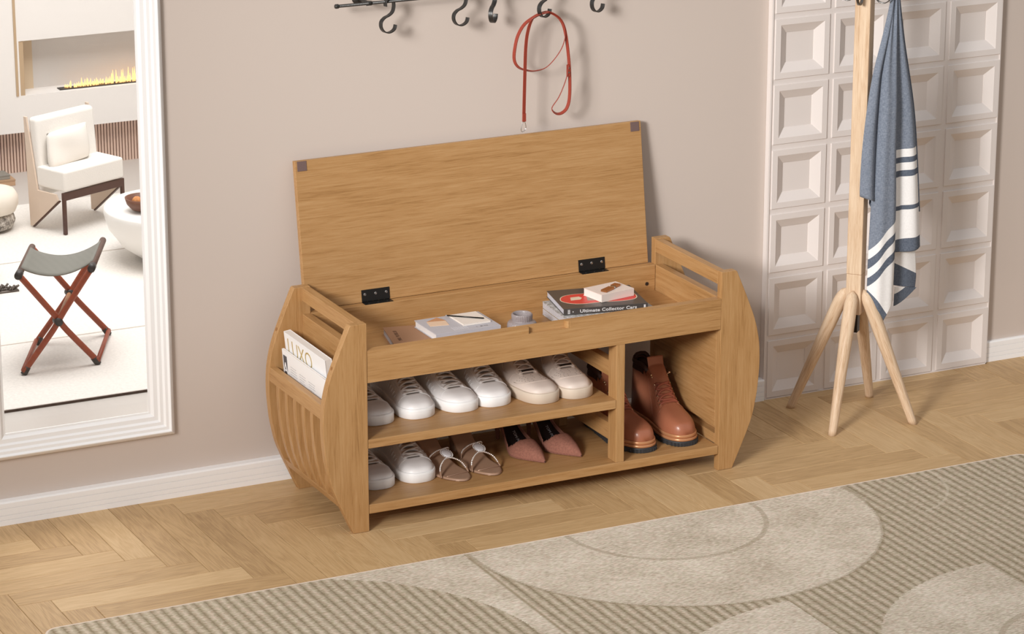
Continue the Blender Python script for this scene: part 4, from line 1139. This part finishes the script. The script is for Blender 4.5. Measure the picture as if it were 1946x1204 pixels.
# ---------------------------------------------------------------- magazines in the end pocket
M_mag = plain('white_magazine_cover', rgb(247,246,246), .35)
def magazine(label, y0, y1, xtop, ztop, th, tilt, deco, roll=0):
    h = ztop-.0960
    cy = (y0+y1)/2
    t = thing('magazine', label, 'magazine', (xtop+math.sin(tilt)*h, cy, .0960), 0, 'white magazines in the end pocket')
    t.rotation_euler = (roll, -tilt, 0)
    W2 = (y1-y0)/2
    b = MB(); b.box(0, .0007, -W2, W2, 0, h/math.cos(tilt)); b.box(th-.0007, th, -W2, W2, 0, h/math.cos(tilt)); b.box(0, th, W2-.0007, W2, 0, h/math.cos(tilt)); obj('cover', b, M_mag, t, weld=False)
    b = MB(); b.box(.0007, th-.0007, -W2+.001, W2-.0008, .001, h/math.cos(tilt)-.0008); obj('pages', b, M_page, t)
    deco(t, W2, h/math.cos(tilt))
def face(mb, y, z):   # local frame on the outer (left) cover: text runs towards -y
    return mb.xf(frame((-.0002, y, z), (0, -1, 0), (0, 0, 1)))
M_goldt = plain('gold_foil_letters', rgb(206,180,110), .35, .5)
M_ink = plain('black_print_ink', rgb(52,50,54), .6)
def deco1(t, W2, h):
    tx = text_mb('LUXO', .055, .0002, align='LEFT', spacing=.94, bold=-.010); obj('title', face(tx, W2-.014, h-.032), M_goldt, t)
def deco2(t, W2, h):
    b = MB(); b.box(-.0005, 0, W2-.0260, W2-.0060, h-.066, h-.012); b.box(-.0005, 0, W2-.0260, W2-.0060, h-.094, h-.070); obj('cover_photo', b, plain('dark_grey_print', rgb(84,82,86), .6), t)
    tx = text_mb('A', .042, .0002); face(tx, W2-.016, h-.044); tx.xf(Matrix.Translation((-.0005, 0, 0))); obj('logo_letter', tx, bpy.data.materials['white_magazine_cover'], t)
    ln = MB(); rnd = random.Random(5)
    for c in range(3):
        for k in range(4):
            w = .026+.012*rnd.random(); y = W2-.044-c*.052; ln.box(-.0004, 0, y-w, y, h-.030-k*.0058-.002*c, h-.0295-k*.0058-.002*c)
    obj('small_print', ln, plain('grey_small_print', rgb(140,138,142), .7), t)
    st = MB()
    for (ya, za, yb, zb_) in ((-.030, .075, -.028, .035), (-.050, .080, -.040, .035), (-.096, .082, -.068, .045), (-.052, .076, -.090, .072)):
        st.strap([(-.0005, ya, h-.135+za), (-.0005, yb, h-.135+zb_)], (0, 1, .3), .0018, .0004)
    obj('line_drawing', st, M_ink, t)
magazine('white magazine with gold lettering, at the back of the end pocket', .060, .296, -.0735, .3870, .0165, .10, deco1)
magazine('white magazine with a small dark photo, at the front of the end pocket', .040, .293, -.0800, .3480, .0055, .07, deco2)
# ---------------------------------------------------------------- mirror
def mirror():
    t = thing('mirror', 'tall wall mirror in a stepped white frame left of the bench', 'mirror', (-.525, .40, .147), world=True)
    x0, x1, z0, z1 = -.750, -.300, .147, 1.70
    prof = [(0, .4078), (.0005, .4005), (.0090, .3885), (.0118, .3868), (.0126, .3870), (.0160, .3905), (.0165, .3910), (.0228, .3912), (.0232, .3916), (.0268, .3950), (.0273, .3954), (.0345, .3956), (.0349, .3959), (.0385, .3990), (.0390, .3993), (.0480, .3996), (.0484, .3998), (.0545, .4045), (.0590, .4052), (.0590, .4078)]
    b = MB(); vs = []; n = len(prof)
    for d, y in prof: vs += [(x0+d, y, z0+d), (x1-d, y, z0+d), (x1-d, y, z1-d), (x0+d, y, z1-d)]
    fs = []
    for i in range(n):
        j = (i+1) % n
        for k in range(4): fs.append((i*4+k, i*4+(k+1) % 4, j*4+(k+1) % 4, j*4+k))
    b.add(vs, fs); obj('frame', b, M_white, t, label='stepped white frame')
    m = bpy.data.materials.new('mirror_glass'); m.use_nodes = True; tr = m.node_tree; tr.nodes.remove(tr.nodes['Principled BSDF'])
    a = N(tr, 'ShaderNodeBsdfTransparent'); g = N(tr, 'ShaderNodeBsdfGlossy'); g.inputs['Roughness'].default_value = .02; mx = N(tr, 'ShaderNodeMixShader'); mx.inputs[0].default_value = .03
    tr.links.new(a.outputs[0], mx.inputs[1]); tr.links.new(g.outputs[0], mx.inputs[2]); tr.links.new(mx.outputs[0], tr.nodes['Material Output'].inputs['Surface'])
    b = MB(); b.box(x0+.058, x1-.058, .4056, .4074, z0+.058, z1-.058); obj('glass', b, m, t)
mirror()
# ---------------------------------------------------------------- the bright lounge the mirror shows
M_rw = plain('lounge_wall_plaster', rgb(238,234,230), .8)
M_rf = plain('lounge_grey_floor', rgb(196,190,184), .35)
w = MB(); FY = 3.30
w.box(-2.2, .2665, FY, FY+.35, .1400, 2.4); w.box(.2665, 3.0, FY, FY+.35, .1400, .2570); w.box(.2665, 3.0, FY, FY+.35, .4300, 2.4)
w.box(-2.2, 3.0, FY+.25, FY+.36, 0, 2.4)
struct('wall_front', w, M_rw)
fl = MB(); fl.box(-2.2, 3.0, WY+.1, FY+.36, -.03, 0); struct('floor', fl, M_rf)
# slatted low wall under the chimney breast
sl = thing('slatted_panel', 'row of pale vertical wooden slats under the fireplace in the mirror', 'wall panel', (.4, FY+.05, 0), world=True)
M_slat = plain('pinkish_wood_slat', rgb(226,198,182), .6); M_slatd = plain('dark_slat_gap', rgb(92,70,60), .9)
b = MB(); b.box(-1.2, 2.2, FY+.065, FY+.075, 0, .1395); obj('backing', b, M_slatd, sl)
b = MB()
for i in range(340): x = -1.2+i*.0100; b.box(x, x+.0066, FY+.050, FY+.065, 0, .1395)
obj('slats', b, M_slat, sl, weld=False)
# fireplace
fp = thing('fireplace', 'long wall fireplace with low flames and beige lining in the mirror', 'fireplace', (.8, FY, .257), world=True)
M_bg = plain('beige_lining', rgb(190,164,132), .7)
b = MB(); b.box(.2665, .2815, FY+.002, FY+.10, .2572, .4298); obj('side_lining', b, M_bg, fp)
b = MB(); b.box(.2815, .3350, FY+.085, FY+.10, .2572, .4298); obj('beige_back_strip', b, plain('pale_beige_lining', rgb(212,192,164), .7), fp)
b = MB(); b.box(.3350, 2.9, FY+.09, FY+.10, .2572, .4298); obj('back_plate', b, plain('pale_grey_back', rgb(214,210,206), .6), fp)
b = MB(); b.box(.40, 2.6, FY+.020, FY+.050, .2572, .2600); obj('burner', b, M_black, fp)
b = MB(); b.box(.2520, .2600, FY-.003, FY-.0005, .2572, 1.6); obj('copper_trim', b, M_bg, fp)
mf = bpy.data.materials.new('flame'); mf.use_nodes = True; bs = mf.node_tree.nodes['Principled BSDF']; bs.inputs['Base Color'].default_value = rgb(250,190,90); bs.inputs['Emission Color'].default_value = rgb(255,206,140); bs.inputs['Emission Strength'].default_value = 1.3
b = MB(); rnd = random.Random(11)
for i in range(120):
    x = .425+i*.0042+rnd.uniform(-.003, .003); h = (.018+.030*rnd.random()**2)*min(1, .35+(x-.42)*3.5)
    b.lathe([(.0022, 0), (.0030, h*.25), (.0017, h*.6), (.0002, h)], (x, FY+.035+rnd.uniform(-.008, .008), .2600), 7)
obj('flames', b, mf, fp, smooth=True, weld=False)
fp.children[-1]['kind'] = 'stuff'
# lounge rug
lr = thing('lounge_rug', 'cream rug with a dark edge under the stool in the mirror', 'rug', (.4, 2.2, 0), world=True)
M_lr = plain('cream_pile', rgb(228,223,217), .95, bump=.6, bscale=140, var=.07)
b = MB(); b.box(-1.6, 2.4, 1.125, 2.95, .0004, .0075); obj('pile', b, M_lr, lr, bevel=.003)
b = MB(); b.box(-1.6, 2.4, 1.1215, 1.1245, .0004, .0060); obj('dark_edge', b, plain('dark_rug_edge', rgb(70,52,44), .9), lr)
b = MB()
for y in (1.62, 2.35): b.box(-1.6, 2.4, y, y+.006, .0076, .0079)
obj('woven_lines', b, plain('taupe_weave', rgb(190,178,166), .95), lr)
RZ = .0082
# folding stool
M_red = plain('red_brown_lacquer', rgb(140,58,26), .5, var=.1, bscale=60); M_tip = plain('black_stool_cap', rgb(36,30,30), .5); M_can = plain('grey_canvas', rgb(122,121,114), .9, bump=.4, bscale=800)
M_pole = plain('dark_wrapped_pole', rgb(92,68,58), .7)
def stool():
    t = thing('folding_stool', 'red-brown folding stool with a grey canvas seat in the mirror', 'stool', (-.20, 1.47, RZ), world=True)
    D = Vector((.1060, .2240, 0)); O = Vector((0, 0, RZ))
    FL, FR = Vector((-.353, 1.366, 0)), Vector((-.155, 1.366, 0)); TL, TR = Vector((-.353, 1.366, .262)), Vector((-.1620, 1.366, .256))
    for i in (0, 1):
        o = D*i+O
        for a, c in ((FL, TR), (FR, TL)):
            mid = (a+c)/2+Vector((0, -.004 if a is FL else .004, 0))
            b = MB(); b.tube(crom([a+o+Vector((0,0,.006)), a*.6+c*.4+o+Vector((0,0,-.004)), mid+o+Vector((0, 0, .000)), a*.38+c*.62+o, c+o], 5), [.0078]*21, 10); obj('leg', b, M_red, t, smooth=True)
            b = MB(); b.tube([a+o+Vector((0,0,.0005)), a+(c-a).normalized()*.020+o+Vector((0,0,.003))], .0086, 10); obj('foot_cap', b, M_tip, t, smooth=True)
        b = MB(); m = (FL+TR)/2+o; b.tube([m+Vector((0,-.012,0)), m+Vector((0,.012,0))], .0105, 12); obj('pivot_cap', b, M_tip, t, smooth=True)
    for a, nm in ((FL, 'foot_rail'), (FR, 'foot_rail')):
        b = MB(); b.tube([a+O+Vector((0, 0, .012)), a+D+O+Vector((0, 0, .012))], .0060, 8); obj(nm, b, M_red, t, smooth=True)
    m = (FL+TR)/2+O; b = MB(); b.tube([m, m+D], .0055, 8); obj('centre_rail', b, plain('light_stool_wood', rgb(196,140,100), .4), t, smooth=True)
    for a in (TL, TR):
        b = MB(); b.tube([a+O-D*.02, a+D*1.03+O], .0088, 10); obj('seat_pole', b, M_pole, t, smooth=True)
        b = MB(); b.tube([a+O-D*.05, a+D*.08+O], .0100, 10); obj('pole_cap', b, M_tip, t, smooth=True)
    b = MB(); b.grid(lambda u, v: TL+(TR-TL)*u+D*(.13+.74*v)+O+Vector((0, 0, .008-.030*math.sin(PI*u)**.8)), 16, 8); obj('canvas_seat', b, M_can, t, smooth=True, solid=.003)
stool()
# armchair
M_boucle = plain('white_boucle', rgb(240,236,230), .95, bump=.7, bscale=260); M_cane = plain('beige_cane_panel', rgb(220,200,182), .7); M_dwood = plain('dark_walnut', rgb(72,38,28), .4)
def armchair():
    a = math.atan2(.0941, .2168)
    t = thing('armchair', 'white upholstered armchair with dark wooden legs in the mirror', 'armchair', (.154, 2.5595, RZ), a)
    def bx(n, m, x0, x1, y0, y1, z0, z1, bev=.003, **k):
        b = MB(); b.box(x0, x1, y0, y1, z0, z1); return obj(n, b, m, t, bevel=bev, **k)
    bx('seat_cushion', M_boucle, .002, .236, -.004, .120, .128, .190, .008, seg=4)
    b = MB(); b.prism([(.095, .100), (.135, .100), (.150, .330), (.112, .330)], .004, .232, 'x'); obj('backrest', b, M_boucle, t, bevel=.012, seg=4)
    bx('front_apron', M_dwood, .000, .238, -.001, .010, .102, .125, .001)
    for x in (0, .2285): bx('front_leg', M_dwood, x, x+.0095, -.001, .0095, 0, .104, .001)
    for x in (-.004, .236):
        b = MB(); b.prism([(.020, .100), (.135, .004), (.148, .004), (.158, .332), (.146, .332), (.110, .118), (.030, .118)], x, x+.006, 'x'); obj('side_panel', b, M_cane, t, bevel=.001)
        b = MB(); b.strap([(x+.003, .016, .100), (x+.003, .135, .003)], (1, 0, 0), .0075, .004); obj('side_strut', b, M_dwood, t)
    # pillow
    def pil(u, v, s):
        x, z = -1+2*u, -1+2*v; k = ((1-x**4)*(1-z**4))**.5
        wob = .004*math.sin(3*x+2*z)
        return Vector((.098+.080*x*(1-.04*z*z)+.006*z, .084+.010*z-s*(.020*k+wob*k), .238+.052*z*(1-.04*x*x)+.004*x))
    p = MB(); p.grid(lambda u, v: pil(u, v, 1), 18, 18); p.grid(lambda u, v: pil(u, v, -1), 18, 18)
    q = obj('pillow', p, plain('cream_linen', rgb(236,230,222), .9, bump=.4, bscale=500), None, smooth=True)
    q.location = (.154, 2.5595, RZ+.0); q.rotation_euler = (0, 0, a)
    tag(q, 'cream pillow leaning in the white armchair in the mirror', 'pillow')
armchair()
# round white table with a bowl
tb = thing('round_table', 'round white drum table cut off by the mirror frame', 'table', (.372, 2.20, RZ))
b = MB(); b.lathe([(.060, 0), (.110, .010), (.160, .045), (.196, .095), (.208, .135), (.208, .150), (.204, .156)], (0,0,0), 56); obj('drum', b, plain('white_lacquer', rgb(244,242,238), .4), tb, smooth=True)
bw = thing('bowl', 'dark wooden bowl on the round white table in the mirror', 'bowl', (.262, 2.170, RZ+.1565))
b = MB(); b.lathe([(.016, 0), (.034, .006), (.048, .022), (.053, .040), (.050, .040), (.044, .022), (.028, .010), (.003, .008)], (0,0,0), 36); obj('body', b, plain('brown_wood_bowl', rgb(112,72,56), .5), bw, smooth=True)
M_or = plain('orange_dried_leaf', rgb(208,140,84), .7, var=.3, bscale=90)
for i, (x, y, z, r, lb) in enumerate(((-.024, -.012, .034, .014, 'orange fruit at the left of the wooden bowl'), (.002, -.016, .044, .016, 'orange fruit at the front of the wooden bowl'), (.014, .012, .060, .015, 'orange fruit on top of the heap in the wooden bowl'))):
    b = MB(); b.ball((0, 0, 0), r, 7); f = obj('fruit', b, M_or, None, smooth=True, loc=(.262+x, 2.170+y, RZ+.1565+z)); tag(f, lb+' in the mirror', 'fruit', 'fruit in the wooden bowl')
# pouf at the left edge
pf = thing('pouf', 'round cream pouf on a patterned base at the left edge of the mirror', 'pouf', (-.028, 2.72, RZ))
b = MB(); b.lathe([(.060, .052), (.080, .056), (.090, .078), (.090, .100), (.080, .118), (.050, .124), (.004, .125)], (0,0,0), 36); obj('cushion', b, plain('cream_pouf', rgb(228,220,208), .9, bump=.4, bscale=200), pf, smooth=True)
b = MB(); b.lathe([(.050, 0), (.072, .010), (.080, .030), (.074, .048), (.058, .053)], (0,0,0), 36); obj('base', b, marble('black_and_white_weave', rgb(60,54,50), rgb(190,182,172), 60), pf, smooth=True)
# dark carved block and a table foot just inside the left edge
cv = thing('carved_block', 'small dark carved metal ornament on the cream rug in the mirror', 'ornament', (-.185, 2.085, RZ))
b = MB(); rnd = random.Random(4)
for i in range(16):
    x = -.030+.0045*i; b.tube([(x, rnd.uniform(-.012, .012), .004+rnd.random()*.006), (x+.010, rnd.uniform(-.012, .012), .008+rnd.random()*.014)], .0032, 6)
b.box(-.032, .045, -.012, .012, 0, .004)
obj('carving', b, plain('dark_bronze_carving', rgb(96,86,80), .5, .4), cv, smooth=True, weld=False)
ft = thing('side_table', 'brown tapered leg of a low side table at the left edge of the mirror', 'side table', (-.190, 2.262, RZ))
b = MB(); b.tube([(.042, 0, 0), (.028, 0, .045)], [.005, .0075], 10); obj('leg', b, plain('brown_table_leg', rgb(120,98,76), .5), ft, smooth=True)
b = MB(); b.tube([(-.13, 0, 0), (-.115, 0, .045)], [.005, .0075], 10); obj('leg', b, bpy.data.materials['brown_table_leg'], ft, smooth=True)
b = MB(); b.lathe([(.085, .045), (.088, .050), (.085, .055)], (-.045, 0, 0), 32); obj('table_top', b, bpy.data.materials['brown_table_leg'], ft, smooth=True)
# books and boxes stacked by the slatted wall
for i, (x, y, w_, d, z, h, c, lb) in enumerate(((.13, 3.235, .150, .070, 0, .020, (196,160,128), 'tan box at the bottom of the stack by the slats'), (.13, 3.235, .120, .060, .0202, .014, (150,146,138), 'grey book in the middle of the stack by the slats'), (.11, 3.235, .090, .055, .0344, .016, (206,184,160), 'cream box near the top of the stack by the slats'), (.10, 3.235, .075, .050, .0506, .066, (96,56,50), 'dark red box standing on top of the stack by the slats'))):
    q = thing('box' if i != 1 else 'book', lb+' in the mirror', 'box' if i != 1 else 'book', (x, y, z+.0003), .05*i)
    b = MB(); b.box(-w_/2, w_/2, -d/2, d/2, 0, h*.72); obj('body', b, plain('lounge_box_%d' % i, rgb(*c), .7), q, bevel=.001)
    b = MB(); b.box(-w_/2-.0008, w_/2+.0008, -d/2-.0008, d/2+.0008, h*.72, h); obj('lid' if i != 1 else 'cover', b, plain('lounge_lid_%d' % i, rgb(*[int(v*.92) for v in c]), .6), q, bevel=.0005)
# ---------------------------------------------------------------- give every separate small piece its own part
def split_parts(names, gap=.0006):
    cache = {}
    for o in [o for o in COL.objects if o.type == 'MESH' and o.name.split('.')[0] in names]:
        me = o.data; key = me.name
        if key not in cache:
            par = list(range(len(me.vertices)))
            def find(a):
                while par[a] != a: par[a] = par[par[a]]; a = par[a]
                return a
            for p in me.polygons:
                r = find(p.vertices[0])
                for v in p.vertices[1:]: par[find(v)] = r
            isl = {}
            for v in me.vertices: isl.setdefault(find(v.index), []).append(v.index)
            boxes = []
            for k, vs in isl.items():
                cs = [me.vertices[i].co for i in vs]
                boxes.append([set(vs), [min(c[a] for c in cs)-gap for a in range(3)], [max(c[a] for c in cs)+gap for a in range(3)]])
            ch = True
            while ch:
                ch = False
                for i in range(len(boxes)):
                    for j in range(i+1, len(boxes)):
                        A, B = boxes[i], boxes[j]
                        if all(A[1][a] <= B[2][a] and B[1][a] <= A[2][a] for a in range(3)):
                            A[0] |= B[0]; A[1] = [min(A[1][a], B[1][a]) for a in range(3)]; A[2] = [max(A[2][a], B[2][a]) for a in range(3)]
                            boxes.pop(j); ch = True; break
                    if ch: break
            out = []
            if 1 < len(boxes) <= 40:
                for bx in boxes:
                    idx = {v: n for n, v in enumerate(sorted(bx[0]))}
                    m2 = bpy.data.meshes.new(names[o.name.split('.')[0]])
                    m2.from_pydata([me.vertices[v].co[:] for v in sorted(bx[0])], [], [tuple(idx[v] for v in p.vertices) for p in me.polygons if p.vertices[0] in bx[0]])
                    for p, q in zip(m2.polygons, [p for p in me.polygons if p.vertices[0] in bx[0]]): p.use_smooth = q.use_smooth; p.material_index = q.material_index
                    for mt in me.materials: m2.materials.append(mt)
                    out.append(m2)
            cache[key] = out
        for m2 in cache[key]:
            n = o.copy(); n.data = m2; n.name = names[o.name.split('.')[0]]; COL.objects.link(n); n.parent = o.parent
        if cache[key]: bpy.data.objects.remove(o)
split_parts({'seams': 'seam', 'stitching': 'stitch_line', 'spine_marks': 'spine_mark', 'eyelets': 'eyelet', 'rivets': 'rivet', 'lace_facing': 'lace_facing', 'printed_blocks': 'printed_block', 'cover_photo': 'cover_photo', 'padded_collar': 'padded_collar', 'woven_lines': 'woven_line', 'straps': 'strap'})
# ---------------------------------------------------------------- light and camera
sun_d = Vector((1.42, 1.0, -.82)).normalized()
def area(name, loc, tgt, sx, sy, e, col=(1,1,1)):
    l = bpy.data.lights.new(name, 'AREA'); l.shape = 'RECTANGLE'; l.size = sx; l.size_y = sy; l.energy = e; l.color = col
    o = bpy.data.objects.new(name, l); COL.objects.link(o); o.location = loc
    o.rotation_euler = (Vector(tgt)-Vector(loc)).to_track_quat('-Z', 'Y').to_euler(); return o
tg_ = Vector((.44, .17, .3))
area('window_light', tg_-sun_d*6.2, tg_, 1.0, 1.0, 122, (1, .985, .965))
sl_ = bpy.data.lights.new('added_key_spot', 'SPOT'); sl_.energy = 1230; sl_.spot_size = math.radians(30); sl_.spot_blend = 1.0; sl_.shadow_soft_size = .55; sl_.color = (1, .985, .965)  # added spot doubling the key: cone brightens mid-wall, fades at both ends
so_ = bpy.data.objects.new('added_key_spot', sl_); COL.objects.link(so_); so_.location = (-3.9, -3.6, 2.55); so_.rotation_euler = (Vector((1.10, .3, .80))-Vector(so_.location)).to_track_quat('-Z', 'Y').to_euler()
area('lounge_fill_light', (.2, 1.9, 2.3), (.2, 2.1, 0), 1.6, 1.6, 62, (1, .98, .95))  # unseen fill lamp, added to brighten the lounge behind the pane
wd = bpy.data.worlds.new('world'); SC.world = wd; wd.use_nodes = True
t = wd.node_tree; bg = t.nodes['Background']
tc = N(t, 'ShaderNodeTexCoord'); sp = N(t, 'ShaderNodeSeparateXYZ'); t.links.new(tc.outputs['Generated'], sp.inputs[0])
r = ramp(t, [(.0, (.05,.045,.04,1)), (.46, (.12,.117,.114,1)), (.60, (.35,.35,.35,1)), (1.0, (.68,.68,.685,1))])
mr = N(t, 'ShaderNodeMapRange'); mr.inputs[1].default_value = -1; mr.inputs[2].default_value = 1; t.links.new(sp.outputs[2], mr.inputs[0]); t.links.new(mr.outputs[0], r.inputs[0])
t.links.new(r.outputs[0], bg.inputs[0]); bg.inputs[1].default_value = 1.0
cam = bpy.data.cameras.new('camera'); co = bpy.data.objects.new('camera', cam); COL.objects.link(co)
cam.sensor_fit = 'HORIZONTAL'; cam.sensor_width = 36; cam.lens = 5923.77/1946*36; cam.clip_start = .05; cam.clip_end = 100
co.location = (-2.5416, -5.8796, 2.4785)
yw, pt = math.radians(26.1778), math.radians(17.2453)
co.rotation_euler = (PI/2-pt, 0, -yw)
SC.camera = co
vs_ = SC.view_settings; vs_.view_transform = 'Standard'; vs_.look = 'None'; vs_.gamma = 1; vs_.exposure = 0.0; vs_.use_curve_mapping = False
